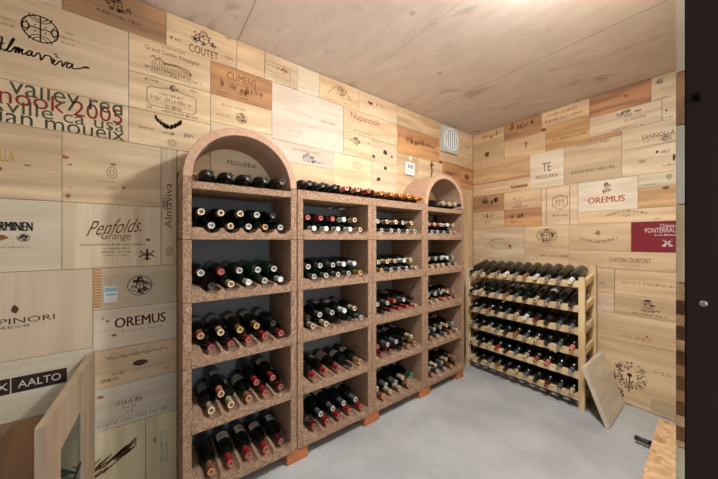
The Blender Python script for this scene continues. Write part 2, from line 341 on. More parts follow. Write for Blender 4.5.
# ------------------------------------------------------------------ the crate panels on the walls
# wall, from, to (m along the wall, left to right), top, bottom, timber, grain, label, printing
PANELS = [
  ('L', -0.6029, -0.2958, 2.398, 2.228, 'grey', 'h', 'pale crate panel under the ceiling at the far left of the rack wall', []),
  ('L', -0.2958, 0.0718, 2.398, 2.228, 'brown', 'h', 'warm brown crate panel under the ceiling with a dark burnt crest and capitals', [('crest', -0.1685, 2.3682, 2.2908, -0.0585, 'ink', {}), ('F', -0.1852, 2.2915, 2.2734, -0.0244, 'ink', {})]),
  ('L', -0.6029, -0.0751, 2.228, 1.8728, 'pale', 'h', 'large pale crate panel with a round dark emblem above flowing brown handwriting', [('disc', -0.4092, 2.1653, 2.0595, -0.3057, 'ink', {}), ('hand', 0, 0, 0, 0, 'ink', {}), ('F', -0.4744, 2.1195, 2.1078, -0.4236, 'faint', {}), ('F', -0.4744, 2.0961, 2.0844, -0.4236, 'faint', {}), ('F', -0.2953, 2.1379, 2.125, -0.2527, 'faint', {}), ('F', -0.3013, 2.1138, 2.1032, -0.2527, 'faint', {}), ('F', -0.2953, 2.0908, 2.0822, -0.2527, 'faint', {})]),
  ('L', -0.6029, -0.0751, 1.8728, 1.7032, 'pale', 'h', 'crate panel covered in overlapping rows of big green and red words', [('T', -0.4417, 1.8932, 1.798, -0.097, 'green', {'s': 'valley red', 'pre': 'napa '}), ('T', -0.467, 1.8471, 1.7805, -0.097, 'red', {'s': 'nook 2005', 'pre': 'napa'}), ('T', -0.4494, 1.7996, 1.7443, -0.0916, 'olive', {'s': 'ville ca usa', 'pre': 'yount'}), ('T', -0.467, 1.761, 1.6983, -0.0898, 'dkgreen', {'s': 'ian moueix', 'pre': 'christ'}), ('knot', -0.4025, 1.6862, 1.6538, -0.3699, 'redknot', {})]),
  ('L', -0.6029, -0.2958, 1.7032, 1.4026, 'stripy', 'h', 'stripy pine crate panel with a few small gold capitals', [('T', -0.4744, 1.597, 1.5483, -0.4275, 'gold', {'s': 'ELLA'}), ('knot', -0.4695, 1.5296, 1.5061, -0.457, 'knot', {}), ('knot', -0.4078, 1.5475, 1.5374, -0.3782, 'knot', {})]),
  ('L', -0.2958, 0.0511, 1.7032, 1.4026, 'pine', 'h', 'knotty pine crate panel crossed by the curved shadow of the near arch', [('knot', -0.3042, 1.6072, 1.5837, -0.2712, 'knotb', {}), ('knot', -0.2773, 1.5711, 1.5603, -0.262, 'knot', {}), ('knot', -0.1446, 1.5954, 1.5816, -0.1167, 'knot', {}), ('ring', -0.1515, 1.5759, 1.5231, -0.1167, 'faint', {}), ('F', -0.1852, 1.5118, 1.5005, -0.1167, 'faint', {}), ('F', -0.1481, 1.4867, 1.4729, -0.1131, 'faint', {}), ('knot', -0.1006, 1.4946, 1.4758, -0.0843, 'knot', {}), ('knot', -0.2893, 1.4445, 1.4145, -0.265, 'knotb', {}), ('F', -0.3013, 1.4732, 1.4604, -0.265, 'faint', {})]),
  ('L', -0.6029, -0.2958, 1.4026, 1.1112, 'white', 'h', 'pale crate panel with bold black capitals over two small round stamps', [('T', -0.467, 1.3107, 1.2755, -0.3809, 'black', {'s': 'RMINEN', 'pre': 'TE', 'bold': 0.09}), ('blot', -0.4842, 1.2616, 1.2344, -0.4392, 'knot', {}), ('seal', -0.421, 1.2624, 1.2323, -0.3864, 'ink', {}), ('F', -0.462, 1.2148, 1.2049, -0.3836, 'faint', {})]),
  ('L', -0.2958, 0.0511, 1.4026, 1.1112, 'cream', 'v', 'vertical-grained crate panel with a signature-like script and a small eagle stamp', [('T', -0.2082, 1.3367, 1.2674, -0.0167, 'sepia', {'s': 'Penfolds.', 'shear': 0.35, 'slope': 0.13}), ('T', -0.1718, 1.2738, 1.2315, -0.066, 'sepia', {'s': 'Grange', 'shear': 0.3}), ('F', -0.2402, 1.2229, 1.2119, -0.0011, 'ink', {}), ('F', -0.1651, 1.2041, 1.1941, -0.066, 'ink', {}), ('F', -0.1685, 1.1873, 1.1791, -0.066, 'ink', {}), ('F', -0.1617, 1.1711, 1.1652, -0.077, 'ink', {}), ('eagle', -0.0359, 1.1923, 1.1415, 0.0267, 'ink', {}), ('knot', -0.0128, 1.2505, 1.2285, 0.0107, 'knot', {})]),
  ('L', 0.0511, 0.1175, 1.7032, 1.1112, 'cream', 'v', 'narrow upright crate panel with script running up it beside the near arch', [('T', 0.0656, 1.5267, 1.299, 0.0972, 'sepia', {'s': 'Almaviva', 'vert': 1, 'shear': 0.3}), ('ring', 0.0593, 1.4502, 1.3947, 0.0781, 'ink', {}), ('ring', 0.0739, 1.2028, 1.1571, 0.1014, 'faint', {})]),
  ('L', 0.1185, 0.2734, 1.7032, 1.5861, 'pine', 'h', 'small plain panel inside the near arch left of the lettered one', []),
  ('L', -0.6029, -0.1986, 1.1112, 0.7574, 'grey', 'v', 'large greyish crate panel with spaced dark serif capitals under a tiny emblem', [('T', -0.467, 0.9271, 0.9036, -0.316, 'ink', {'s': 'PINORI'}), ('blot', -0.4366, 0.9796, 0.9398, -0.4131, 'ink', {}), ('F', -0.4645, 0.8992, 0.8855, -0.3864, 'ink', {})]),
  ('L', -0.1986, 0.118, 1.1112, 0.9205, 'grey', 'h', 'crate panel with an oval crest, pale blue sticker and toothed corner joint', [('seal', -0.0788, 1.065, 0.9724, 0.0147, 'ink', {}), ('fingers', -0.1968, 1.1089, 0.9304, -0.1718, 'orange', {}), ('rect', -0.1617, 1.0258, 0.9504, -0.1149, 'stickerw', {}), ('rect', -0.16, 1.0188, 1.0005, -0.1167, 'stickerb', {'up': 1}), ('rect', -0.1549, 0.9884, 0.9838, -0.1202, 'bluish', {'up': 1})]),
  ('L', -0.1986, 0.118, 0.9205, 0.7346, 'white', 'h', 'whitish crate panel with dark red capitals beside the near arched rack', [('T', -0.1255, 0.8743, 0.8274, 0.0676, 'wine', {'s': 'OREMUS', 'bold': 0.06}), ('F', -0.0988, 0.8134, 0.8007, 0.0635, 'faint', {}), ('knot', -0.1718, 0.8835, 0.873, -0.16, 'knot', {}), ('knot', -0.1583, 0.8721, 0.8584, -0.1412, 'knot', {}), ('knot', -0.1412, 0.8045, 0.7884, -0.1131, 'knot', {})]),
  ('L', -0.1986, 0.118, 0.7346, 0.5607, 'tan', 'h', 'brownish crate panel with a scrawled line of script over small print', [('scrawl', -0.1549, 0.7041, 0.6789, 0.0802, 'ink', {}), ('blot', -0.077, 0.6609, 0.6276, 0.0068, 'ink', {}), ('F', -0.0697, 0.6232, 0.6089, 0.0676, 'faint', {}), ('F', -0.1307, 0.6239, 0.6077, -0.0843, 'ink', {}), ('F', -0.1718, 0.6015, 0.5833, -0.1096, 'ink', {}), ('F', 0.0593, 0.5976, 0.5824, 0.0886, 'ink', {})]),
  ('L', -0.1986, 0.118, 0.5607, 0.3654, 'ashen', 'h', 'ashen white crate panel with small faint print above the greenish panels', [('F', -0.1202, 0.4858, 0.4601, -0.0206, 'ink', {}), ('F', -0.0952, 0.4535, 0.4394, -0.0473, 'ink', {}), ('F', -0.0843, 0.4307, 0.4212, -0.0548, 'ink', {}), ('F', -0.1885, 0.3966, 0.3809, -0.0585, 'bluish', {}), ('F', -0.0397, 0.4023, 0.3781, 0.0802, 'bluish', {}), ('knot', -0.1885, 0.5343, 0.5117, -0.1583, 'knotb', {})]),
  ('L', -0.1986, -0.0099, 0.3654, 0.004, 'greenish', 'v', 'greenish crate panel with a dark brown splash-like picture', [('splash', -0.1951, 0.2846, 0.1586, -0.0473, 'sepia', {})]),
  ('L', -0.0099, 0.118, 0.3654, 0.004, 'greenish', 'v', 'narrow greenish panel with fine print running upwards beside the rack', [('fvert', 0.047, 0.2848, 0.1242, 0.0614, 'bluish', {}), ('fvert', 0.0676, 0.2763, 0.1143, 0.0802, 'bluish', {}), ('knot', 0.0187, 0.2666, 0.2269, 0.0307, 'knot', {})]),
  ('L', -0.6029, -0.1986, 0.7574, 0.5121, 'ashen', 'h', 'crate panel with white capitals on a dark brown band', [('rect', -0.5364, 0.6885, 0.6264, -0.2803, 'band', {}), ('rect', -0.4386, 0.6897, 0.6248, -0.4356, 'ashl', {'up': 1}), ('T', -0.4744, 0.673, 0.6437, -0.4443, 'ashl', {'s': 'X', 'up': 1}), ('T', -0.4184, 0.6724, 0.6427, -0.2983, 'ashl', {'s': 'AALTO', 'up': 1})]),
  ('L', -0.6029, -0.1986, 0.5121, 0.004, 'brown', 'v', 'plain brown panel at the foot of the rack wall behind the upright board', []),
  ('L', 0.0718, 0.4085, 2.398, 2.228, 'honey', 'h', 'crate panel under the ceiling with smudged purple crest over heavy dark capitals', [('crest', 0.1675, 2.373, 2.278, 0.3163, 'purple', {}), ('T', 0.172, 2.2799, 2.2376, 0.3112, 'ink', {'s': 'COUTET'}), ('F', 0.0844, 2.2836, 2.2658, 0.1495, 'ink', {}), ('F', 0.3472, 2.3936, 2.3767, 0.3841, 'ink', {}), ('F', 0.342, 2.284, 2.267, 0.3895, 'ink', {})]),
  ('L', 0.4085, 0.5692, 2.398, 2.228, 'honey', 'h', 'blank yellowish panel under the ceiling between purple crest and boxed logo', []),
  ('L', 0.5692, 0.7881, 2.398, 2.228, 'pale', 'h', 'small crate panel under the ceiling with a logo in a thin box', [('box', 0.5735, 2.3452, 2.2653, 0.7358, 'faint', {}), ('F', 0.5797, 2.3322, 2.3137, 0.7358, 'sepia', {}), ('crest', 0.6622, 2.3415, 2.2907, 0.729, 'orange', {}), ('F', 0.5983, 2.2928, 2.2804, 0.6557, 'faint', {})]),
  ('L', 0.7881, 0.9511, 2.398, 2.228, 'white', 'h', 'small whitish panel under the ceiling right of the boxed logo', [('F', 0.7988, 2.2599, 2.2466, 0.8497, 'faint', {})]),
  ('L', 0.9511, 1.295, 2.398, 2.228, 'honey', 'h', 'crate panel under the ceiling with an arched brown logo', [('arch', 1.0211, 2.3831, 2.2622, 1.2214, 'sepia', {}), ('crest', 1.0711, 2.3571, 2.2849, 1.1758, 'faint', {}), ('F', 0.9966, 2.2582, 2.2441, 1.2307, 'faint', {})]),
  ('L', 1.295, 1.705, 2.398, 2.228, 'rosy', 'h', 'pinkish panel under the ceiling with a small red and brown stamp', [('blot', 1.3758, 2.3404, 2.309, 1.4476, 'sepia', {}), ('F', 1.4687, 2.3442, 2.3199, 1.5553, 'red', {})]),
  ('L', 1.705, 2.0142, 2.398, 2.228, 'stripy', 'h', 'streaky blond panel under the ceiling right of the pinkish stamped one', []),
  ('L', 2.0142, 2.2873, 2.398, 2.228, 'honey', 'h', 'small blond panel under the ceiling just left of the white vent', [('F', 2.0562, 2.335, 2.307, 2.2639, 'faint', {})]),
  ('L', 2.2873, 2.5796, 2.398, 2.0217, 'pine', 'h', 'panel high near the corner that carries the round white vent', []),
  ('L', 2.5796, 2.878, 2.398, 2.1832, 'rosy', 'h', 'small pinkish panel in the upper corner beside the white vent', [('F', 2.726, 2.2617, 2.2401, 2.8221, 'red', {})]),
  ('L', 2.5796, 2.878, 2.1832, 2.0217, 'pine', 'h', 'small plain panel in the corner just under the pinkish one', []),
  ('L', -0.0751, 0.2734, 2.228, 2.0467, 'pine', 'h', 'crate panel with a drawing of a long-roofed building under its title', [('T', -0.0128, 2.1944, 2.1675, 0.2183, 'sepia', {'s': 'Grand Corbin Despagne'}), ('F', 0.0552, 2.2194, 2.2053, 0.154, 'faint', {}), ('chateau', 0.0107, 2.1524, 2.0684, 0.1857, 'sepia', {}), ('F', -0.0128, 2.099, 2.0843, 0.0068, 'ink', {}), ('F', 0.0886, 2.0812, 2.0684, 0.1318, 'faint', {}), ('F', 0.1857, 2.0863, 2.0704, 0.2278, 'ink', {})]),
  ('L', -0.0751, 0.2734, 2.0467, 1.8728, 'pine', 'h', 'crate panel with lettering inside a long eight-cornered outline', [('F', -0.0128, 2.0354, 2.0208, 0.047, 'ink', {}), ('F', 0.1766, 2.0382, 2.0223, 0.2136, 'ink', {}), ('oct', -0.005, 2.0087, 1.8959, 0.2042, 'ink', {}), ('crest', 0.0802, 2.0349, 1.9967, 0.1274, 'ink', {}), ('F', 0.047, 1.9811, 1.966, 0.1495, 'ink', {}), ('F', 0.0107, 1.9622, 1.935, 0.1949, 'sepia', {}), ('F', 0.0635, 1.9282, 1.9055, 0.1451, 'sepia', {}), ('F', -0.005, 1.9057, 1.886, 0.0187, 'ink', {}), ('F', 0.0552, 1.9006, 1.883, 0.2089, 'ink', {})]),
  ('L', -0.0751, 0.2734, 1.8728, 1.7032, 'pine', 'h', 'crate panel with a dark leaf garland above the near arch', [('garland', 0.0267, 1.8478, 1.798, 0.1362, 'ink', {}), ('F', -0.0359, 1.7926, 1.7805, 0.0227, 'ink', {}), ('F', 0.0593, 1.7908, 1.7731, 0.1057, 'ink', {}), ('T', 0.1495, 1.7963, 1.7779, 0.1926, 'black', {'s': 'ENVY'}), ('ring', 0.0802, 1.7524, 1.7168, 0.1144, 'faint', {})]),
  ('L', 0.2734, 0.6165, 2.228, 2.0467, 'orange', 'h', 'orange crate panel with arched capitals over spiky brown lettering', [('T', 0.3576, 2.1992, 2.1566, 0.5192, 'sepia', {'s': 'CLIMENS'}), ('gothic', 0.3188, 2.1515, 2.0899, 0.5613, 'sepia', {}), ('F', 0.3061, 2.0774, 2.0607, 0.3576, 'sepia', {}), ('F', 0.4277, 2.0788, 2.0612, 0.4785, 'sepia', {}), ('F', 0.4167, 2.0957, 2.0812, 0.4842, 'sepia', {})]),
  ('L', 0.2734, 0.6165, 2.0467, 1.8933, 'pine', 'h', 'pale crate panel with a faint square stamp just below the orange one', [('F', 0.3316, 2.0124, 1.9927, 0.467, 'faint', {}), ('seal', 0.4058, 1.9793, 1.9214, 0.467, 'sepia', {}), ('F', 0.3011, 1.9506, 1.9339, 0.3735, 'faint', {})]),
  ('L', 0.2734, 0.6165, 1.8933, 1.5861, 'pale', 'h', 'crate panel at the back of the near arch with dark capitals', [('T', 0.3576, 1.6932, 1.6687, 0.5192, 'sepia', {'s': 'PEGUERA'})]),
  ('L', 0.6165, 1.1535, 2.228, 1.8728, 'bright', 'h', 'large nearly white crate panel with faint pink lettering', [('F', 0.6952, 2.0974, 2.0717, 0.835, 'pink', {}), ('F', 0.835, 2.0973, 2.0638, 0.8871, 'pink', {}), ('F', 0.9566, 2.082, 2.061, 1.0881, 'faint', {}), ('F', 0.7221, 1.9693, 1.9305, 0.8204, 'pink', {}), ('F', 0.8571, 2.0291, 1.9885, 0.9099, 'pink', {})]),
  ('L', 1.1535, 1.705, 2.228, 2.0467, 'pine', 'h', 'crate panel with red gothic lettering right of the nearly white panel', [('T', 1.2168, 2.2098, 2.142, 1.5115, 'redbrown', {'s': 'Napanook'}), ('F', 1.24, 2.0798, 2.0646, 1.4268, 'faint', {})]),
  ('L', 1.1535, 1.4253, 2.0467, 1.8728, 'pine', 'h', 'blond crate panel with a faint brown crest below the red gothic lettering', [('crest', 1.2031, 2.026, 1.951, 1.3261, 'sepia', {}), ('F', 1.3859, 2.0119, 1.9882, 1.5115, 'faint', {})]),
  ('L', 1.4253, 1.705, 2.0467, 1.8728, 'pale', 'h', 'crate panel with two small dark figures and a thin line', [('blot', 1.4216, 1.9278, 1.8919, 1.4634, 'sepia', {}), ('blot', 1.5333, 1.9855, 1.9362, 1.6058, 'ink', {}), ('F', 1.4372, 2.0067, 1.9907, 1.5443, 'faint', {}), ('blot', 1.6287, 1.9536, 1.9284, 1.6577, 'ink', {})]),
  ('L', 0.6165, 1.0643, 1.8728, 1.7446, 'bright', 'h', 'whitish crate panel with a grey crest right of the near arch', [('crest', 0.806, 1.8301, 1.7503, 0.9253, 'bluish', {}), ('F', 0.7565, 1.8468, 1.8271, 0.9566, 'faint', {}), ('F', 0.8947, 1.7854, 1.7649, 0.9885, 'bluish', {})]),
  ('L', 0.6165, 1.0643, 1.7446, 1.5306, 'honey', 'h', 'tan panel half hidden by the first flat-topped rack, under the grey crest', []),
  ('L', 1.0643, 1.4253, 1.8728, 1.5306, 'pine', 'h', 'blank pale panel above the flat-topped rack with a small dark notch', [('ring', 1.2307, 1.8356, 1.7827, 1.3163, 'faint', {})]),
  ('L', 1.4253, 1.705, 1.8728, 1.5582, 'rosy', 'h', 'panel with two small dark square marks above the flat-topped racks', [('blot', 1.5443, 1.8518, 1.8106, 1.5945, 'ink', {}), ('blot', 1.4687, 1.7549, 1.7065, 1.5224, 'ink', {})]),
  ('L', 1.705, 2.2873, 2.228, 1.9946, 'orange', 'h', 'orange panel with dark burnt writing left of the white vent', [('gothic', 1.729, 2.1705, 2.0928, 2.0704, 'sepia', {}), ('gothic', 2.0847, 2.159, 2.112, 2.233, 'ink', {})]),
  ('L', 1.705, 1.9729, 1.9946, 1.5861, 'honey', 'h', 'honey panel behind the small white wall gauge', []),
  ('L', 1.9729, 2.3349, 1.9946, 1.5582, 'pine', 'h', 'pale panel with a thin upright bird-like mark above the far arch', [('bird', 2.1282, 1.9879, 1.8456, 2.2026, 'ink', {})]),
  ('L', 2.3349, 2.6335, 2.0217, 1.5861, 'orange', 'h', 'copper-toned panel with a brown squiggle above the far arch', [('gothic', 2.3917, 1.9522, 1.8918, 2.5619, 'sepia', {})]),
  ('L', 2.6335, 2.878, 2.0217, 1.7886, 'orange', 'h', 'small copper-toned panel in the corner beside the far arch', [('blot', 2.7072, 1.9573, 1.8822, 2.8026, 'sepia', {})]),
  ('L', 2.6335, 2.878, 1.7886, 1.173, 'honey', 'v', 'narrow upright honey panel in the corner at the height of the far arch', []),
  ('L', 2.6335, 2.878, 1.173, 0.6, 'honey', 'v', 'narrow upright panel in the corner beside the wooden rack top', []),
  ('L', 2.6335, 2.878, 0.6, 0.1134, 'stripy', 'v', 'lowest narrow panel in the corner between clay and wooden racks', []),
  ('R', -1.722, -1.3827, 2.398, 2.2941, 'honey', 'h', 'small panel under the ceiling in the corner with a line of dark brown writing', [('gothic', -1.6071, 2.3696, 2.305, -1.4348, 'sepia', {})]),
  ('R', -1.3827, -1.0447, 2.398, 2.2305, 'brown', 'h', 'dark brown panel under the ceiling near the corner, with a burnt inscription', [('gothic', -1.335, 2.388, 2.3081, -1.1079, 'ink', {})]),
  ('R', -1.0447, -0.697, 2.398, 2.2575, 'honey', 'h', 'tan panel under the ceiling with lines of small print left of the rust-coloured one', [('F', -1.017, 2.3201, 2.2928, -0.7453, 'sepia', {}), ('F', -0.9931, 2.3706, 2.339, -0.7724, 'sepia', {}), ('F', -0.9931, 2.2668, 2.2488, -0.7055, 'sepia', {})]),
  ('R', -0.697, -0.3449, 2.398, 2.2305, 'rust', 'h', 'rust-coloured blank panel under the ceiling', [('knot', -0.4992, 2.3422, 2.3117, -0.4549, 'knotb', {})]),
  ('R', -0.3449, -0.064, 2.398, 2.2305, 'pale', 'h', 'pale panel under the ceiling at the doorway end with a small oval sketch', [('crest', -0.3255, 2.3735, 2.3343, -0.2772, 'ink', {}), ('F', -0.3255, 2.2418, 2.2276, -0.2631, 'ink', {}), ('F', -0.3255, 2.3059, 2.2952, -0.2082, 'faint', {})]),
  ('R', -1.722, -1.3827, 2.2941, 2.0401, 'honey', 'h', 'honey panel in the corner with a faint central mark, second row from the ceiling', [('blot', -1.5958, 2.1836, 2.1192, -1.5297, 'sepia', {})]),
  ('R', -1.3827, -1.013, 2.2305, 2.0401, 'honey', 'h', 'honey panel with a single tiny curl, under the dark brown one', [('bird', -1.1951, 2.1742, 2.1214, -1.1596, 'sepia', {})]),
  ('R', -1.013, -0.697, 2.2575, 2.0401, 'gold', 'h', 'golden tan panel with a line of faint capitals left of the whitish script panel', [('F', -0.9541, 2.1383, 2.1116, -0.7121, 'sepia', {})]),
  ('R', -0.697, -0.2915, 2.2305, 2.0729, 'pale', 'h', 'whitish panel with curly script under the rust-coloured one', [('crest', -0.5451, 2.2217, 2.1637, -0.4016, 'ink', {}), ('F', -0.4825, 2.1499, 2.131, -0.3706, 'ink', {}), ('F', -0.5568, 2.0977, 2.0782, -0.4174, 'sepia', {}), ('F', -0.3964, 2.0873, 2.0654, -0.3757, 'ink', {}), ('blot', -0.4174, 2.1976, 2.1828, -0.3912, 'sepia', {})]),
  ('R', -0.2915, -0.064, 2.2305, 2.0729, 'pale', 'h', 'pale panel near the doorway with one small dark cross mark', [('blot', -0.2772, 2.1491, 2.1317, -0.2631, 'ink', {}), ('F', -0.2915, 2.0983, 2.0807, -0.2354, 'ink', {})]),
  ('R', -1.722, -1.1422, 2.0401, 1.8404, 'stripe', 'h', 'long panel in the corner with a broad rust-brown band', []),
  ('R', -1.722, -1.1422, 1.8404, 1.7157, 'honey', 'h', 'pale strip panel with a wavy line of script under the rust-brown band', [('scrawl', -1.3156, 1.7852, 1.7354, -1.1596, 'sepia', {})]),
  ('R', -1.722, -1.3827, 1.7157, 1.5405, 'brown', 'h', 'small dark brown panel with a burnt black brand near the corner', [('gothic', -1.6184, 1.6976, 1.6057, -1.4452, 'black', {})]),
  ('R', -1.3827, -1.0447, 1.7157, 1.5405, 'honey', 'h', 'small light panel with two lines of burnt writing beside the dark brown one', [('F', -1.2965, 1.6635, 1.6239, -1.1951, 'sepia', {}), ('ring', -1.2776, 1.6218, 1.5628, -1.2222, 'sepia', {}), ('F', -1.3061, 1.5705, 1.5506, -1.1596, 'ink', {})]),
  ('R', -1.722, -1.3827, 1.5405, 1.3703, 'honey', 'h', 'small honey panel with brown writing under the dark brown one', [('gothic', -1.6071, 1.5184, 1.4646, -1.4764, 'sepia', {}), ('F', -1.5847, 1.4418, 1.4097, -1.519, 'sepia', {})]),
  ('R', -1.3827, -1.0447, 1.5405, 1.3703, 'orange', 'h', 'small orange panel with burnt script, above the oval-crest panels', [('gothic', -1.3447, 1.494, 1.4438, -1.1951, 'ink', {}), ('F', -1.3156, 1.4272, 1.4073, -1.2683, 'sepia', {})]),
  ('R', -1.1422, -0.8714, 2.0401, 1.7157, 'white', 'h', 'whitish square panel with a monogram over dark capitals', [('T', -1.0372, 1.9381, 1.8604, -0.9696, 'sepia', {'s': 'TE'}), ('T', -1.091, 1.8308, 1.7936, -0.916, 'sepia', {'s': 'PESQUERA'})]),
  ('R', -0.8714, -0.5009, 2.0401, 1.7157, 'tan', 'h', 'large tan panel with a curved line of capitals above a straight one', [('F', -0.7793, 2.0416, 2.008, -0.5627, 'sepia', {}), ('F', -0.7793, 1.987, 1.9701, -0.6416, 'faint', {}), ('F', -0.8211, 1.8227, 1.7971, -0.5335, 'ink', {})]),
  ('R', -0.5009, -0.064, 2.0729, 1.9147, 'pale', 'h', 'pale panel near the doorway with slanting dark capitals over a small diamond crest', [('T', -0.3912, 1.998, 1.9688, -0.2082, 'ink', {'s': 'SANNOLLA F'}), ('crest', -0.3108, 1.9706, 1.9246, -0.2399, 'ink', {}), ('F', -0.386, 1.96, 1.9454, -0.3504, 'faint', {}), ('F', -0.3255, 1.9251, 1.9073, -0.2172, 'sepia', {}), ('F', -0.3255, 1.9785, 1.9714, -0.2399, 'ink', {})]),
  ('R', -0.5009, -0.064, 1.9147, 1.7157, 'pale', 'h', 'pale panel near the doorway with a grey smudge and tiny dark emblem', [('blot', -0.4174, 1.8286, 1.7917, -0.3655, 'smudge', {}), ('blot', -0.3255, 1.8753, 1.8504, -0.306, 'ink', {}), ('F', -0.3011, 1.8691, 1.8444, -0.2492, 'sepia', {}), ('blot', -0.2445, 1.8374, 1.7754, -0.2263, 'ink', {}), ('F', -0.2915, 1.7683, 1.7508, -0.2263, 'sepia', {})]),
  ('R', -1.0447, -0.7724, 1.7157, 1.3703, 'rosy', 'h', 'pinkish portrait panel with a six-sided emblem', [('hex', -0.9579, 1.6353, 1.5015, -0.8461, 'ink', {}), ('F', -0.9618, 1.4661, 1.4438, -0.8425, 'ink', {}), ('rect', -1.009, 1.7053, 1.3743, -1.0026, 'faint', {}), ('rect', -0.8317, 1.7032, 1.371, -0.8261, 'faint', {})]),
  ('R', -0.7724, -0.4121, 1.7157, 1.4707, 'white', 'h', 'whitish panel with red capitals under a small crown on the end wall', [('T', -0.7055, 1.5828, 1.5336, -0.4852, 'redbrown', {'s': 'OREMUS', 'bold': 0.06}), ('crest', -0.623, 1.6964, 1.5968, -0.5568, 'red', {}), ('F', -0.7319, 1.5777, 1.5528, -0.7055, 'pink', {})]),
  ('R', -0.4121, -0.064, 1.7157, 1.6146, 'greenish', 'h', 'greenish strip with a dark smudge near the doorway', [('blot', -0.2772, 1.7059, 1.6501, -0.2399, 'smudge', {}), ('F', -0.3757, 1.6449, 1.6304, -0.3206, 'sepia', {})]),
  ('R', -0.4121, -0.064, 1.6146, 1.4707, 'gold', 'h', 'yellowish strip right of the red capitals and crown', [('blot', -0.2963, 1.6146, 1.59, -0.2492, 'sepia', {})]),
  ('R', -0.7724, -0.064, 1.4707, 1.3703, 'honey', 'h', 'long strip with gently arched small capitals under the red capitals', [('arch', -0.5865, 1.4663, 1.4191, -0.3604, 'sepia', {}), ('F', -0.4992, 1.4324, 1.4134, -0.4549, 'sepia', {}), ('F', -0.3255, 1.3984, 1.3842, -0.2915, 'sepia', {})]),
  ('R', -1.722, -1.1888, 1.3703, 0.6715, 'pale', 'h', 'pale panel over the wooden rack with a large half-round crest', [('arch', -1.5625, 1.2809, 1.1531, -1.3253, 'sepia', {}), ('arch', -1.519, 1.2383, 1.1541, -1.3545, 'sepia', {}), ('F', -1.6528, 1.3037, 1.2601, -1.6184, 'faint', {}), ('F', -1.5847, 1.1741, 1.1419, -1.3061, 'sepia', {}), ('blot', -1.3447, 1.1982, 1.1581, -1.3061, 'sepia', {})]),
  ('R', -1.1888, -0.8317, 1.3703, 1.0129, 'honey', 'h', 'honey panel over the wooden rack with a faint round crest', [('seal', -1.0826, 1.3404, 1.2105, -0.9235, 'sepia', {}), ('F', -1.0577, 1.1094, 1.0864, -0.8353, 'ink', {}), ('F', -1.1422, 1.1911, 1.1769, -0.9311, 'faint', {})]),
  ('R', -0.8317, -0.4479, 1.3703, 1.1515, 'honey', 'h', 'honey panel with capitals on a smile-shaped curve left of the crimson one', [('smile', -0.7588, 1.2717, 1.2133, -0.522, 'ink', {}), ('blot', -0.6668, 1.3192, 1.2707, -0.6168, 'faint', {})]),
  ('R', -0.4479, -0.064, 1.3703, 1.1515, 'crimson', 'h', 'crimson panel with white lettering and a white emblem', [('T', -0.3011, 1.3511, 1.3264, -0.2263, 'paper', {'s': 'Château'}), ('T', -0.3757, 1.324, 1.2906, -0.224, 'paper', {'s': 'PONTERRAU', 'pre': ''}), ('F', -0.3255, 1.281, 1.2646, -0.2263, 'paper', {}), ('cross', -0.2915, 1.2418, 1.1927, -0.2399, 'paper', {})]),
  ('R', -0.8317, -0.064, 1.1515, 1.0129, 'honey', 'h', 'long panel with dark uneven capitals under the crimson one', [('T', -0.5745, 1.1029, 1.0692, -0.3453, 'ink', {'s': 'CHATEAU DURFORT'}), ('F', -0.5106, 1.0525, 1.0395, -0.4016, 'faint', {}), ('F', -0.4825, 1.0341, 1.0189, -0.4333, 'faint', {}), ('F', -0.3655, 1.1624, 1.1515, -0.3255, 'faint', {})]),
  ('R', -1.1888, -0.5422, 1.0129, 0.8237, 'honey', 'h', 'panel right of the wooden rack top with a small dark word', [('F', -0.6354, 0.9063, 0.8863, -0.5925, 'ink', {})]),
  ('R', -0.5422, -0.064, 1.0129, 0.8237, 'honey', 'h', 'panel near the doorway with a long line of ochre capitals', [('F', -0.5021, 0.9312, 0.903, -0.2308, 'ochre', {})]),
  ('R', -1.1888, -0.5422, 0.8237, 0.6715, 'rosy', 'h', 'plain pinkish panel right of the wooden rack at mid height', []),
  ('R', -0.5422, -0.064, 0.8237, 0.6715, 'honey', 'h', 'panel near the doorway with a dark tree-like crest over a caption', [('crest', -0.4016, 0.8093, 0.7506, -0.3108, 'ink', {}), ('crest', -0.4174, 0.755, 0.7107, -0.2915, 'ink', {}), ('F', -0.4441, 0.7067, 0.6903, -0.2631, 'ink', {})]),
  ('R', -1.1888, -0.064, 0.6715, 0.4707, 'pine', 'h', 'long low panel with a faint reddish inscription above the dandelion', [('F', -0.4992, 0.5303, 0.4999, -0.3404, 'redbrown', {}), ('blot', -0.3757, 0.5486, 0.5268, -0.3554, 'redbrown', {})]),
  ('R', -1.0447, -0.064, 0.4707, 0.004, 'pine', 'h', 'wide low panel with a big dark dandelion drawing', [('dandelion', -0.548, 0.3236, 0.122, -0.3504, 'ink', {}), ('T', -0.5277, 0.1073, 0.0457, -0.488, 'ink', {'s': 'B'}), ('F', -0.5077, 0.0164, 0.0011, -0.4441, 'ink', {}), ('F', -0.3304, 0.3184, 0.2828, -0.2354, 'sepia', {})]),
  ('R', -0.3449, -0.064, 0.11, 0.004, 'tan', 'h', 'small brownish panel at floor level by the doorway', []),
  ('R', -1.722, -1.1888, 0.6715, 0.3526, 'honey', 'h', 'upper panel mostly hidden behind the wooden rack in the corner', []),
  ('R', -1.722, -1.0447, 0.3526, 0.004, 'tan', 'h', 'floor-level panel hidden behind the wooden rack in the corner', []),
  ('R', -0.697, -0.5009, 2.0729, 2.0401, 'orange', 'h', 'thin brownish strip between the whitish script panel and the curved capitals', []),
]
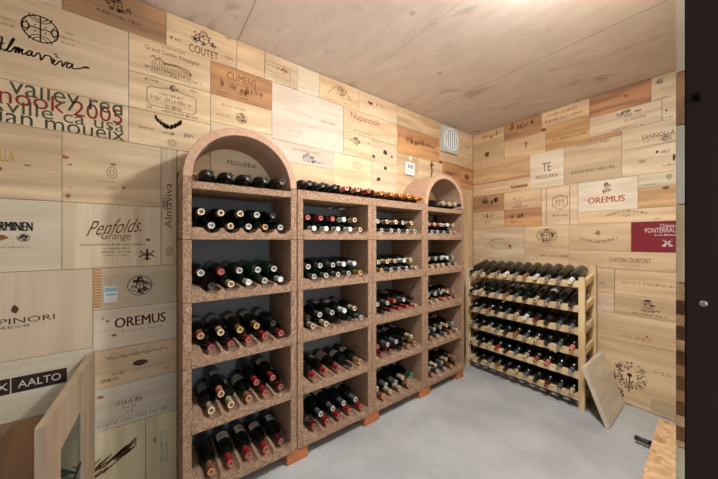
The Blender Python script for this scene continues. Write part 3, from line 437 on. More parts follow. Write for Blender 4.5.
HANDWRITING = [[(-0.4769, 2.0199), (-0.4678, 2.0323), (-0.462, 2.0348), (-0.4586, 2.0337), (-0.4603, 2.0139), (-0.4636, 1.9895), (-0.4678, 1.9793), (-0.4728, 1.9818)], [(-0.4703, 2.0051), (-0.4603, 2.0119), (-0.4553, 2.0114)], [(-0.4586, 1.9903), (-0.4519, 1.9858), (-0.4399, 2.0072), (-0.4287, 2.0373), (-0.4296, 2.0423), (-0.4339, 2.0351), (-0.4425, 2.0048), (-0.4451, 1.9892), (-0.4399, 1.986), (-0.4322, 1.9971)], [(-0.4322, 1.9971), (-0.4261, 2.0096), (-0.4231, 2.0082), (-0.4253, 1.9892), (-0.4183, 2.0095), (-0.4147, 2.0096), (-0.4174, 1.9897), (-0.4103, 2.0067), (-0.4059, 2.0079), (-0.4081, 1.9934), (-0.4032, 1.99), (-0.3952, 2.0)], [(-0.3807, 2.0086), (-0.387, 2.0115), (-0.3934, 2.0007), (-0.3925, 1.9902), (-0.3861, 1.9941), (-0.3798, 2.0103), (-0.3816, 1.9959), (-0.377, 1.9922), (-0.3696, 2.002)], [(-0.3696, 2.002), (-0.3641, 2.0111), (-0.3585, 2.0078), (-0.3557, 1.9853), (-0.3453, 2.0075), (-0.3387, 2.0101)], [(-0.3358, 2.0112), (-0.3281, 2.0086), (-0.3243, 1.9833), (-0.3155, 1.9994)], [(-0.3126, 2.0162), (-0.3067, 2.0142)], [(-0.3281, 1.9988), (-0.3194, 2.0022), (-0.3214, 1.9845), (-0.3145, 1.9814), (-0.3047, 1.9965)], [(-0.318, 2.0254), (-0.3106, 2.024)], [(-0.3047, 1.9965), (-0.2988, 2.003), (-0.2948, 1.9988), (-0.2938, 1.982), (-0.2828, 2.0034), (-0.2777, 2.0053)], [(-0.2644, 2.0017), (-0.2726, 2.0044), (-0.2807, 1.9926), (-0.2797, 1.9815), (-0.2706, 1.9863), (-0.2624, 2.0039), (-0.2644, 1.9886), (-0.2572, 1.9854), (-0.2447, 1.99), (-0.2289, 2.0003), (-0.2117, 2.0051), (-0.2182, 2.0072), (-0.2289, 2.0032)]]


def draw(mb, kind, s0, s1, z1, z0, o, rnd):
    """printing inside the box s0..s1, z0..z1 of a panel face"""
    w, h = s1 - s0, z1 - z0
    P = lambda x, y: (s0 + x * w, z0 + y * h)
    yy = -0.0010 if o.get('up') else -0.0006
    if kind == 'T':
        pre = o.get('pre', ''); V, Fc = glyphs(o['s'])
        xs = [v[0] for v in V]; ys = [v[1] for v in V]
        bx0, bx1, bz0, bz1 = min(xs), max(xs), min(ys), max(ys)
        if o.get('vert'):
            kx, kz = h / (bx1 - bx0), w / (bz1 - bz0)
            mb.add([(s1 - (y - bz0) * kz, yy, z0 + (x - bx0) * kx) for x, y in V], Fc); return
        kx, kz = w / (bx1 - bx0), h / (bz1 - bz0); sh = o.get('shear', 0); sl = o.get('slope', 0)
        mb.add([(s0 + (x - bx0) * kx + sh * (y - bz0) * kz - sh * h * 0.5, yy, z0 + (y - bz0) * kz + sl * (x - bx0) * kx - sl * w * 0.5) for x, y in V], Fc)
        if o.get('bold'): mb.add([(s0 + (x - bx0) * kx + o['bold'] * h, yy - .0001, z0 + (y - bz0) * kz) for x, y in V], Fc)
        if pre:
            V2, F2 = glyphs(pre); wx = max(v[0] for v in V2) * kx + (0.32 * kx if pre.endswith(' ') else 0.06 * kx)
            mb.add([(s0 - wx + x * kx, yy, z0 + (y - bz0) * kz) for x, y in V2], F2)
    elif kind in ('F', 'fvert', 'arch', 'smile'):
        # worn small print: a line of short strokes, too small to read
        vert = kind == 'fvert'
        L, H = (h, w) if vert else (w, h)
        H0 = h * 0.42 if kind in ('arch', 'smile') else H
        H = min(H0 * 0.72, 0.02); off = (H0 - H) / 2
        cw = max(H * 0.56, 0.004); x = 0.0; sw = max(min(H * 0.16, 0.0026), 0.0012); gap = 0
        while x < L - cw * 0.5:
            gap += 1
            if rnd.random() < 0.12 and gap > 3: x += cw * 0.7; gap = 0; continue
            g = rnd.choice([[((.1, .2), (.5, .3)), ((.3, .3), (.3, .8))], [((0, .3), (.3, .7)), ((.3, .7), (.6, .3)), ((.3, .1), (.3, .3))], [((.1, .1), (.2, .6)), ((.2, .6), (.6, .7))], [((0, .5), (.6, .5))], [((0, 0), (0, 1)), ((0, .9), (.6, .9))], [((0, 0), (0, 1)), ((.6, 0), (.6, 1))], [((0, 0), (.3, 1)), ((.3, 1), (.6, 0))], [((.1, 0), (.1, 1)), ((.1, 0), (.6, 0))], [((.3, 0), (.3, 1))], [((.05, .1), (.05, .9)), ((.05, .95), (.6, .95)), ((.05, .05), (.6, .05))]])
            for a, b in g:
                q = []
                for px, py in (a, b):
                    lx, lz = x + (px + rnd.uniform(-.1, .1)) * cw * 0.85, off + (py + rnd.uniform(-.12, .12)) * H
                    if kind == 'arch': lz += (h - H0) * math.sin(PI * min(max(lx / L, 0), 1))
                    if kind == 'smile': lz += (h - H0) * (1 - math.sin(PI * min(max(lx / L, 0), 1)))
                    q.append((s1 - lz, z0 + lx) if vert else (s0 + lx, z0 + lz))
                ribbon(mb, q, sw, yy)
            x += cw
    elif kind == 'rect': blob(mb, [(s0, z0), (s1, z0), (s1, z1), (s0, z1)], yy)
    elif kind == 'box': ribbon(mb, [(s0, z0), (s1, z0), (s1, z1), (s0, z1)], 0.003, yy, True)
    elif kind == 'blot':
        pts = [(s0 + w / 2 + w / 2 * math.cos(a) * rnd.uniform(.55, 1), z0 + h / 2 + h / 2 * math.sin(a) * rnd.uniform(.55, 1)) for a in [2 * PI * i / 11 for i in range(11)]]
        blob(mb, pts, yy)
    elif kind == 'knot':
        cx, cz = s0 + w / 2, z0 + h / 2
        blob(mb, [(cx + w * .40 * math.cos(a) * rnd.uniform(.75, 1.1), cz + h * .36 * math.sin(a) * rnd.uniform(.7, 1.1)) for a in [2 * PI * i / 14 for i in range(14)]], yy)
    elif kind == 'ring':
        ribbon(mb, ell(s0 + w / 2, z0 + h / 2, w / 2, h / 2), 0.003, yy, True); ribbon(mb, ell(s0 + w / 2, z0 + h / 2, w / 4, h / 4, 14), 0.003, yy, True)
    elif kind in ('crest', 'seal'):
        lw = max(min(w, h) * 0.035, 0.0016); cx, cz = s0 + w / 2, z0 + h / 2
        if kind == 'seal': ribbon(mb, ell(cx, cz, w / 2, h / 2, 32), lw, yy, True); ribbon(mb, [P(0.12, .3), P(.5, .1), P(.88, .3)], lw, yy)
        ribbon(mb, [P(.36, .75), P(.36, .4), P(.5, .2), P(.64, .4), P(.64, .75)], lw, yy, True)
        ribbon(mb, [P(.36, .55), P(.64, .55)], lw, yy); ribbon(mb, [P(.5, .25), P(.5, .75)], lw, yy)
        for i in range(16):
            a = rnd.uniform(0, 2 * PI); r = rnd.uniform(.22, .40); q = P(.5 + r * math.cos(a), .5 + r * .9 * math.sin(a)); t0 = rnd.uniform(0, 6)
            ribbon(mb, ell(q[0], q[1], w * .07, h * .08, 6, t0, t0 + 4), lw * rnd.uniform(.8, 1.8), yy)
        ribbon(mb, [P(.38, .8), P(.42, .95), P(.46, .84), P(.5, .98), P(.54, .84), P(.58, .95), P(.62, .8)], lw, yy)
    elif kind == 'disc':
        lw = 0.0046; cx, cz, rx, rz = s0 + w / 2, z0 + h / 2, w / 2, h / 2
        ribbon(mb, ell(cx, cz, rx, rz, 48), lw * 1.1, yy, True); ribbon(mb, [(cx, z0), (cx, z1)], lw, yy)
        for sx in (-1, 1):
            ribbon(mb, [(cx, cz), (cx + sx * rx * .32, cz + rz * .05), (cx + sx * rx * .62, cz)], lw, yy)
            ribbon(mb, ell(cx + sx * rx * .78, cz, rx * .18, rz * .26, 14), lw, yy, True)
            for sz in (-1, 1):
                ribbon(mb, ell(cx, cz + sz * rz, rx * .40, rz * .34, 12, PI if sz > 0 else 0, 2 * PI if sz > 0 else PI), lw * .7, yy)
                ribbon(mb, ell(cx, cz + sz * rz, rx * .62, rz * .52, 12, PI if sz > 0 else 0, 2 * PI if sz > 0 else PI), lw * .7, yy)
                ribbon(mb, [(cx + sx * rx * .62, cz), (cx + sx * rx * .72, cz + sz * rz * .35), (cx + sx * rx * .86, cz + sz * rz * .48)], lw * .7, yy)
                blob(mb, ell(cx + sx * rx * .28, cz + sz * rz * .24, rx * .06, rz * .06, 8), yy)
    elif kind == 'chateau':
        for i in range(26):
            x = i / 26; t = .52 + .2 * abs(math.sin(i * 1.7)) * (1 if i < 9 else .45) + (.16 if i in (2, 5, 8) else 0)
            ribbon(mb, [P(x, .05 if i % 3 else 0), P(x, t)], 0.0018, yy)
        ribbon(mb, [P(0, .9), P(.06, 1), P(.12, .8), P(.2, .98), P(.28, .74), P(.36, .76), P(.6, .82), P(.9, .72), P(1, .5)], 0.0045, yy)
        ribbon(mb, [P(.3, .68), P(.62, .74), P(.97, .5)], 0.004, yy); ribbon(mb, [P(0, .3), P(1, .26)], 0.0018, yy); ribbon(mb, [P(0, 0), P(1, .0)], 0.0018, yy)
        for i in range(14): blob(mb, ell(*P(rnd.random(), rnd.uniform(.1, .5)), .003, .003, 6), yy)
    elif kind == 'oct':
        ribbon(mb, [P(0, .2), P(0, .8), P(.08, .9), P(.25, .92), P(.38, 1), P(.62, 1), P(.75, .92), P(.92, .9), P(1, .8), P(1, .2), P(.92, .08), P(.08, .08)], 0.0028, yy, True)
    elif kind == 'garland':
        for i in range(34):
            t = i / 33; x = t; zc = 1 - .75 * math.sin(PI * t)
            for k in range(3): ribbon(mb, [P(x, zc + rnd.uniform(-.2, .05)), P(x + rnd.uniform(-.05, .05), zc + rnd.uniform(.02, .35))], rnd.uniform(.002, .0045), yy)
    elif kind == 'gothic':
        # burnt-in lettering worn past reading
        for i in range(int(w / max(h, .01) * 5) + 5):
            x = rnd.uniform(0, .97); zb = .2 + .12 * math.sin(x * 9) + rnd.uniform(-.08, .08); t = rnd.choice([.35, .4, .45, .8]); lean = rnd.uniform(-.012, .03)
            ribbon(mb, [P(x, zb), P(x + lean, min(zb + t, 1))], h * rnd.uniform(.05, .10), yy)
            if rnd.random() < .6: ribbon(mb, [P(x, zb + t * .5), P(min(x + .05, 1), zb + t * rnd.uniform(.2, .9))], h * .05, yy)
    elif kind == 'gothic_plain':
        n = 13
        for i in range(n):
            x = i / n; tall = .95 if i in (0, 2, 6, 10) else .6; dip = -.1 if i in (4, 9) else .08
            ribbon(mb, [P(x, dip + .05), P(x + .02, tall)], h * .10, yy); ribbon(mb, [P(x + .02, .55), P(x + .06, .62), P(x + .055, .1)], h * .07, yy)
            if rnd.random() < .5: ribbon(mb, [P(x, .12), P(x + .06, .05)], h * .07, yy)
    elif kind == 'scrawl':
        pts = [P(i / 60, .5 + .32 * math.sin(i * 1.9) * (1.3 if i % 13 == 0 else .7) + .1 * math.sin(i * .6)) for i in range(61)]
        ribbon(mb, pts, max(h * .08, .002), yy)
        for i in range(5): ribbon(mb, [P(.05 + .2 * i, .3), P(.08 + .2 * i, 1)], max(h * .08, .002), yy)
    elif kind == 'eagle':
        ribbon(mb, [P(.5, 0), P(.5, 1)], w * .14, yy)
        for s in (-1, 1):
            ribbon(mb, [P(.5, .55), P(.5 + s * .25, .62), P(.5 + s * .42, .85)], w * .09, yy); ribbon(mb, [P(.5, .45), P(.5 + s * .3, .45), P(.5 + s * .45, .3)], w * .09, yy); ribbon(mb, [P(.5, .2), P(.5 + s * .2, .05)], w * .08, yy)
    elif kind == 'bird':
        ribbon(mb, [P(.4, 0), P(.6, .4), P(.45, .6), P(.55, 1)], max(w * .25, .003), yy); ribbon(mb, [P(.2, .75), P(.9, .8)], max(w * .2, .003), yy)
    elif kind == 'hex':
        pts = [P(.5, 1), P(1, .82), P(1, .3), P(.5, 0), P(0, .3), P(0, .82)]
        ribbon(mb, pts, 0.004, yy, True); ribbon(mb, [P(.1, .75), P(.5, .9), P(.9, .75)], .003, yy)
        for x in (.28, .5, .72): ribbon(mb, [P(x, .25), P(x, .68)], .003, yy); ribbon(mb, ell(*P(x, .6), w * .09, h * .08, 8), .0025, yy, True)
    elif kind == 'cross':
        for a, b in (((.1, .1), (.9, .9)), ((.1, .9), (.9, .1))): ribbon(mb, [P(*a), P(*b)], w * .2, yy)
        for p in ((.15, .85), (.85, .85), (.25, .1), (.75, .1)): blob(mb, ell(*P(*p), w * .14, h * .12, 10), yy)
    elif kind == 'fingers':
        for i in range(14): blob(mb, [P(0, i / 14 + .012), P(1, i / 14 + .012), P(1, i / 14 + .05), P(0, i / 14 + .05)], yy)
    elif kind == 'splash':
        for i in range(34):
            t = rnd.random(); x = t; zc = .28 + .5 * t + rnd.uniform(-.34, .3) * (1 - t * .8)
            ribbon(mb, [P(x - .16, zc - .08 + rnd.uniform(-.08, .02)), P(x, zc), P(min(x + .12, 1), min(zc + .1, 1))], h * rnd.uniform(.02, .06), yy)
        ribbon(mb, [P(.3, .45), P(.7, .72), P(1, 1)], h * .07, yy)
    elif kind == 'dandelion':
        cx, cz = P(.46, .52); blob(mb, ell(cx, cz, w * .075, h * .07, 14), yy)
        ribbon(mb, [(cx, cz), P(.45, .2), P(.44, -.12)], w * .035, yy)
        for i in range(150):
            a = rnd.uniform(0, 2 * PI); r = .5 * math.sqrt(rnd.uniform(.16, 1)); q = (cx + r * w * math.cos(a), cz + r * h * math.sin(a))
            blob(mb, ell(q[0], q[1], w * rnd.uniform(.015, .030), h * rnd.uniform(.013, .027), 7), yy)
            if i % 2 == 0: ribbon(mb, [q, (cx + r * w * .78 * math.cos(a), cz + r * h * .78 * math.sin(a))], w * .008, yy)
    elif kind == 'hand':
        for st in HANDWRITING:
            # smooth the pen strokes
            pts = []
            for i in range(len(st) - 1):
                p0, p1, p2, p3 = st[max(i - 1, 0)], st[i], st[i + 1], st[min(i + 2, len(st) - 1)]
                for k in range(5):
                    t = k / 5; pts.append(tuple(0.5 * (2 * p1[j] + (p2[j] - p0[j]) * t + (2 * p0[j] - 5 * p1[j] + 4 * p2[j] - p3[j]) * t * t + (3 * p1[j] - p0[j] - 3 * p2[j] + p3[j]) * t ** 3) for j in (0, 1)))
            pts.append(st[-1]); ribbon(mb, pts, 0.0052, yy)

PART_OF = {'T': 'lettering', 'F': 'lettering', 'fvert': 'lettering', 'arch': 'lettering', 'smile': 'lettering', 'hand': 'lettering', 'scrawl': 'lettering', 'gothic': 'lettering',
           'knot': 'knots', 'rect': 'printed_band', 'fingers': 'corner_joint'}
for wall, s0, s1, z1, z0, timber, grain, label, art in PANELS:
    rnd = random.Random(label)
    cs, g = (s0 + s1) / 2, 0.0009
    jut = rnd.choice([0.0, 0.0008, 0.0016, 0.0026])
    mb = MB(); mb.box(s0 - cs + g, s1 - cs - g, 0, 0.0125 + jut, z0 - z0 + g, z1 - z0 - g)
    o = mb.build('crate_board', panel_wood(timber, grain), bevel=0.0012)
    if wall == 'L': o.location = (cs, WALL_Y - jut, z0)
    else: o.location = (WALL_X - jut - (0.0155 if 'brownish panel at floor' in label else 0), -cs, z0); o.rotation_euler = (0, 0, -PI / 2)
    tag(o, label, 'crate board', 'crate panels on the rack wall' if wall == 'L' else 'crate panels on the end wall')
    parts = {}
    for kind, a0, b1, b0, a1, c, opt in art:
        nm = PART_OF.get(kind, 'emblem')
        if c.startswith('sticker'): nm = 'sticker'
        key = (nm, c, len(parts)); m = parts.setdefault(key, MB())
        if kind == 'hand': draw(m, kind, 0, 1, 1, 0, opt, rnd)
        else: draw(m, kind, a0, a1, b1, b0, opt, rnd)
    for (nm, c, _), m in parts.items():
        # keep the print on its own board
        lo, hi = s0 + 0.002, s1 - 0.002
        m.v = [(min(max(x, lo), hi) - cs, y, min(max(z, z0 + 0.002), z1 - 0.002) - z0) for x, y, z in m.v]
        if m.f: m.build(nm, ink(c), o)

# ends of the panels that line the doorway wall, seen edge-on beside the dark frame
edges = [(1.545, 2.397, 'grey', 'greyish top board end beside the dark door frame'), (1.448, 1.545, 'rust', 'rust-brown board end beside the dark door frame, near its top'),
         (1.303, 1.448, 'ashen', 'pale grey board end beside the dark door frame'), (1.160, 1.303, 'honey', 'yellowish board end beside the door frame at eye height'),
         (0.86, 1.160, 'boardend', 'board with dark and light finger joints beside the dark door frame'), (0.004, 0.86, 'cream', 'pale lowest board end beside the dark door frame')]
for z0, z1, tb, label in edges:
    mb = MB(); mb.box(0.7755, 2.868, 0.0505, 0.0610, z0 + .0008, z1 - .0008)
    o = mb.build('crate_board', panel_wood(tb, 'h'), bevel=0.001); tag(o, label, 'crate board', 'board ends at the doorway')
    if tb == 'boardend':
        m = MB(); zz = z0 + .012
        while zz < z1 - .05:
            m.box(0.7751, 0.7756, 0.0506, 0.0609, zz, zz + .026); m.build('finger_joint', panel_wood('joint', 'h'), o); m = MB(); zz += .046

# ------------------------------------------------------------------ clay bottle racks
RACK_Y0, RACK_Y1 = 1.45, 1.795
LEFTS = [0.120, 0.6635, 1.2045, 1.7455]
RW, POST = 0.539, 0.0350
SHELF_Z = [1.240, 0.955, 0.660, 0.364, 0.068]
TOP_Z0, TOP_Z1, ARCH_FLOOR = 1.470, 1.5205, 1.505
R_B = 0.0368; PITCH = 0.0855; FIRST = 0.2385 - 0.120      # bottle radius, groove spacing, first groove from the rack's left side
RACK_NAME = ['near arched rack', 'near flat-topped rack', 'far flat-topped rack', 'far arched rack']
RACK_LABEL = ['large clay bottle rack with an arched top nearest the doorway', 'flat-topped clay bottle rack beside the near arched one', 'flat-topped clay bottle rack beside the far arched one', 'clay bottle rack with an arched top nearest the corner']

def shelf_profile(w, x_off):
    """top of a grooved shelf: five round-bottomed troughs; (x, z) closed profile from z = 0"""
    pts = [(0, 0.0), (0, 0.0565)]; rg = 0.040
    for k in range(5):
        c = FIRST + k * PITCH - x_off
        for i in range(-6, 7):
            dx = i / 6 * 0.0375
            pts.append((c + dx, 0.030 + rg - math.sqrt(rg * rg - dx * dx)))
    pts += [(w, 0.0565), (w, 0.0)]
    return pts

for i, x0 in enumerate(LEFTS):
    arch = i in (0, 3)
    root = thing('bottle_rack', RACK_LABEL[i], 'bottle rack', (x0, RACK_Y0, 0.068), (0, 0, 0), 'clay bottle racks along the panelled wall')
    D = RACK_Y1 - RACK_Y0
    tops = [TOP_Z1 + .0004 if arch else TOP_Z0] + SHELF_Z[:-1]
    for z, zt in zip(SHELF_Z, tops):
        for xa in (0.0, RW - POST):
            mb = MB(); mb.box(xa, xa + POST, 0, D if zt < TOP_Z0 + .001 else WALL_Y - RACK_Y0 - 0.003, z - 0.068 + .0012, zt - 0.068 - .0004); mb.build('side_block', CHIP, root, bevel=0.003)
        w = RW - 2 * POST - 0.0006
        mb = MB(); mb.prism([(POST + 0.0003 + px, z - 0.068 + pz) for px, pz in shelf_profile(w, POST + 0.0003)], 'y', 0.0, D)
        mb.build('grooved_shelf', CHIP, root, bevel=0.002)
        mb = MB(); mb.box(POST + .001, RW - POST - .001, D - 0.004, D, z - 0.068 + 0.058, min(zt, TOP_Z0) - 0.068 - 0.001); mb.build('back_board', GREYWALL, root)
    mb = MB(); dtop = WALL_Y - RACK_Y0 - 0.003; pa = POST + .0004 if arch else 0; mb.box(pa, RW - pa, 0, dtop, TOP_Z0 - 0.068, (ARCH_FLOOR if arch else TOP_Z1) - 0.068); mb.build('top_slab', CHIP, root, bevel=0.003)
    if arch:
        ro, ri, n = RW / 2, RW / 2 - 0.037, 40; zc = TOP_Z1 - 0.068 + .0006
        prof = [(RW / 2 + ro * math.cos(PI * k / n), zc + ro * math.sin(PI * k / n)) for k in range(n + 1)] + [(RW / 2 + ri * math.cos(PI * (n - k) / n), zc + ri * math.sin(PI * (n - k) / n)) for k in range(n + 1)]
        m = MB(); N2 = n + 1; tot = len(prof)
        vs = [(p[0], 0, p[1]) for p in prof] + [(p[0], dtop, p[1]) for p in prof]; fs = []
        for k in range(n):
            a, b, c, d = k, k + 1, tot - 2 - k, tot - 1 - k
            fs += [(a, b, c, d), (a + tot, d + tot, c + tot, b + tot)]
        fs += [(k, k + tot, (k + 1) % tot + tot, (k + 1) % tot) for k in range(tot)]
        m.add(vs, fs); m.build('arch', CLAY, root, bevel=0.003)

# terracotta feet under the joints
for x, hw, lab in [(0.170, 0.05, 'terracotta foot block under the outer left side of the near arched rack'), (0.668, 0.064, 'terracotta foot block under the joint beside the near arched rack'), (1.209, 0.064, 'terracotta foot block under the joint of the two flat-topped racks'),
                   (1.750, 0.064, 'terracotta foot block under the joint beside the far arched rack'), (2.235, 0.050, 'terracotta foot block under the corner end of the far arched rack')]:
    mb = MB(); mb.box(-hw, hw, 0, 0.33, 0, 0.0678); o = mb.build('foot_block', FOOTC, bevel=0.004, loc=(x, RACK_Y0 + 0.008, 0)); tag(o, lab, 'foot block', 'feet of the clay racks')

# ------------------------------------------------------------------ bottles
def bottle_mesh(kind):
    if kind == 'bordeaux': prof = [(0.006, 0.0), (0.004, 0.026), (0.0, 0.031), (0.002, 0.0345), (0.008, R_B), (0.186, R_B), (0.198, 0.0355), (0.208, 0.0315), (0.217, 0.0245), (0.226, 0.0175), (0.236, 0.0148), (0.262, 0.0138), (0.290, 0.0136), (0.291, 0.0)]
    else: prof = [(0.006, 0.0), (0.004, 0.026), (0.0, 0.031), (0.002, 0.0345), (0.008, R_B), (0.140, R_B), (0.165, 0.0345), (0.185, 0.0295), (0.205, 0.0235), (0.225, 0.0182), (0.240, 0.0155), (0.265, 0.0140), (0.290, 0.0136), (0.291, 0.0)]
    return prof
def body_mesh(kind, mat):
    mb = MB(); mb.lathe(bottle_mesh(kind), 22); return mb.mesh('glass_body', mat, True)
BODIES = {(k, c): body_mesh(k, m) for k in ('bordeaux', 'burgundy') for c, m in (('d', GLASS), ('g', GLASSG), ('b', GLASSB))}
def capsule_mesh(c):
    mb = MB(); prof = [(0.234, 0.0157), (0.262, 0.0146), (0.284, 0.0145), (0.285, 0.0156), (0.2975, 0.0156), (0.2995, 0.0143), (0.2995, 0.0095), (0.2975, 0.0075), (0.2975, 0.0)]
    mb.lathe(prof, 18, [0, 0, 0, 0, 1, 1, 2, 2]); me = mb.mesh('capsule', [CAPS[c][1], CAPS[c][2], RIM if c not in 'kswn' else CAPS[c][1]], True)
    try: me.set_sharp_from_angle(angle=0.9)
    except Exception: pass
    return me
CAPM = {c: capsule_mesh(c) for c in CAPS}
def label_mesh(m, x0, x1, half, nm='paper_label'):
    mb = MB(); n = 14; r = R_B + 0.0004
    vs = []; fs = []
    for x in (x0, x1):
        for k in range(n + 1):
            a = -half + 2 * half * k / n; vs.append((x, r * math.sin(a), r * math.cos(a)))
    fs = [(k, k + 1, k + 2 + n, k + 1 + n) for k in range(n)]; mb.add(vs, fs)
    def strip(xa, xb, h2):
        vv = []
        for x in (xa, xb):
            for k in range(9):
                a = -h2 + 2 * h2 * k / 8; vv.append((x, (r + .0003) * math.sin(a), (r + .0003) * math.cos(a)))
        mb.add(vv, [(k, k + 1, k + 10, k + 9) for k in range(8)], 1)
    L = x1 - x0
    strip(x0 + L * .22, x0 + L * .26, half * .55); strip(x0 + L * .40, x0 + L * .50, half * .7); strip(x0 + L * .62, x0 + L * .65, half * .45); strip(x0 + L * .74, x0 + L * .77, half * .6)
    return mb.mesh(nm, [m, LABELP], True)
LABS = [label_mesh(m, a, b, h) for m, a, b, h in ((LABELM[0], .070, .136, 0.95), (LABELM[1], .078, .138, 0.9), (LABELM[2], .060, .138, 0.95), (LABELM[0], .088, .137, 0.8))]
ORD = ['first', 'second', 'third', 'fourth', 'fifth', 'sixth', 'seventh', 'eighth', 'ninth', 'tenth', 'eleventh']

def link_copy(src_mesh, name, parent):
    o = bpy.data.objects.new(name, src_mesh); COL.objects.link(o); o.parent = parent; return o
def make_bottle(loc, rot, cap, label, group, paper=None, glass='d', kind='bordeaux', scale=1.0):
    root = thing('wine_bottle', label, 'wine bottle', loc, rot, group)
    if scale != 1: root.scale = (scale,) * 3
    link_copy(BODIES[(kind, glass)], 'glass_body', root)
    link_copy(CAPM[cap], 'capsule', root)
    if paper is not None: link_copy(LABS[paper], 'paper_label', root)
    return root

DZ = math.sqrt((2 * R_B + 0.0018) ** 2 - (PITCH / 2) ** 2)
# per rack, shelf by shelf from the top: capsules of the upper layer, then of the lower layer, left to right; '-' = empty place
STOCK = [
    [('cccsk', 'scsbs'), ('srsss', 'kcwsw'), ('bcggk', 'mmrrr'), ('-p-rr', 'ccbrm'), ('-----', 'brrrm')],
    [('rrrwc', 'wwwwc'), ('sssww', 'ssssg'), ('ksswc', 'cckks'), ('-----', 'rrrkg'), ('kssss', 'mrrrr')],
    [('sccsc', 'ssssc'), ('sccwc', 'gsssc'), ('ssrsk', 'kmrrp'), ('rsskc', 'mmkbb'), ('ssscn', 'bccb-')],
    [('pppwc', 'ssssp'), ('pssws', 'cccss'), ('csscb', 'ccppb'), ('csscs', 'bssbc'), ('scscb', 'bssbb')],
]
LAYER = ['upper', 'lower']
for i, x0 in enumerate(LEFTS):
    for r, (up, lo) in enumerate(STOCK[i]):
        z = SHELF_Z[r]
        for layer, row in ((1, lo), (0, up)):
            for k, c in enumerate(row):
                if c == '-': continue
                rnd = random.Random(i * 1000 + r * 100 + layer * 10 + k)
                x = x0 + FIRST + k * PITCH - (0 if layer else PITCH / 2)
                zz = z + 0.0302 + R_B + (0 if layer else DZ)
                yb = 1.7895 - rnd.uniform(0.0, 0.022)
                paper = rnd.randrange(4) if rnd.random() < (0.12 if r < 2 else 0.9) else None
                glass = rnd.choice('dddddgb'); kind = 'burgundy' if rnd.random() < .25 else 'bordeaux'
                lab = f"dark bottle with {CAPS[c][0]} capsule, {ORD[sum(q != '-' for q in row[:k])]} from left, {LAYER[layer]} layer, {ORD[r]} shelf, {RACK_NAME[i]}"
                roll = rnd.uniform(-0.5, 0.5)
                make_bottle((x, yb, zz), (roll, 0, -PI / 2), c, lab, 'wine bottles in the ' + RACK_NAME[i], paper, glass, kind)
# bottles lying on top of the racks
TOPS = [('kkkkk', 0.105, 0.0835), ('kkkppr', 0.058, 0.084), ('aaaaaa', 0.056, 0.084), ('kccck', 0.108, 0.080)]
WHERE = ['under the near arch', 'on top of the near flat rack', 'on top of the far flat rack', 'under the far arch']
for i, (row, off, pit) in enumerate(TOPS):
    for k, c in enumerate(row):
        rnd = random.Random(9000 + i * 50 + k)
        lab = f"dark bottle with {CAPS[c][0]} capsule lying {WHERE[i]}, {ORD[k]} from left"
        make_bottle((LEFTS[i] + off + k * pit, 1.7195 - rnd.uniform(0, .012), (ARCH_FLOOR if i in (0, 3) else TOP_Z1) + 0.0004 + R_B), (rnd.uniform(-1, 1), 0, -PI / 2), c, lab, 'wine bottles lying on top of the racks', None, 'b' if c == 'a' else 'd', 'bordeaux')

# ------------------------------------------------------------------ wooden rack against the end wall
RX0, RX1 = 2.505, 2.805; RV0, RV1 = 0.632, 1.578
RAIL_Z = [0.937, 0.757, 0.592, 0.432, 0.270, 0.112]
PINE = wood('rack_pine', lin(232, 206, 160), lin(186, 140, 88), 'h', 0.5); PINEV = wood('rack_pine', lin(232, 206, 160), lin(186, 140, 88), 'v', 0.5)
rack = thing('wooden_bottle_rack', 'pale pine bottle rack with six shelves standing against the end wall', 'bottle rack', ((RX0 + RX1) / 2, (RV0 + RV1) / 2, 0))
cxr, cyr = (RX0 + RX1) / 2, (RV0 + RV1) / 2
def local(mb): mb.v = [(x - cxr, y - cyr, z) for x, y, z in mb.v]; return mb
for y in (RV0, RV1 - 0.038):
    for x, t in ((RX0, 0.965), (RX1 - 0.032, 1.045)):
        mb = MB(); mb.box(x, x + 0.032, y, y + 0.038, 0, t); local(mb).build('post', PINEV, rack, bevel=0.002)
TILT = math.radians(14)
NB = 11; y_first, y_last = RV0 + 0.038 + 0.0405, RV1 - 0.038 - 0.0405
ys = [y_last + (y_first - y_last) * k / (NB - 1) for k in range(NB)]
def scallop(zt, zb, r, depth):
    """rail profile in (y, z): flat underside, round notches along its top"""
    pts = [(RV0 + 0.0385, zb), (RV0 + 0.0385, zt)]
    for c in reversed(ys):
        hw = math.sqrt(max(r * r - (r - depth) ** 2, 0))
        for q in range(-5, 6):
            d = q / 5 * hw; pts.append((c + d, zt + (r - depth) - math.sqrt(r * r - d * d)))
    pts += [(RV1 - 0.0385, zt), (RV1 - 0.0385, zb)]
    return pts
XF, XB = RX0 + 0.016, RX1 - 0.048        # contact planes of neck and body
AX = {}
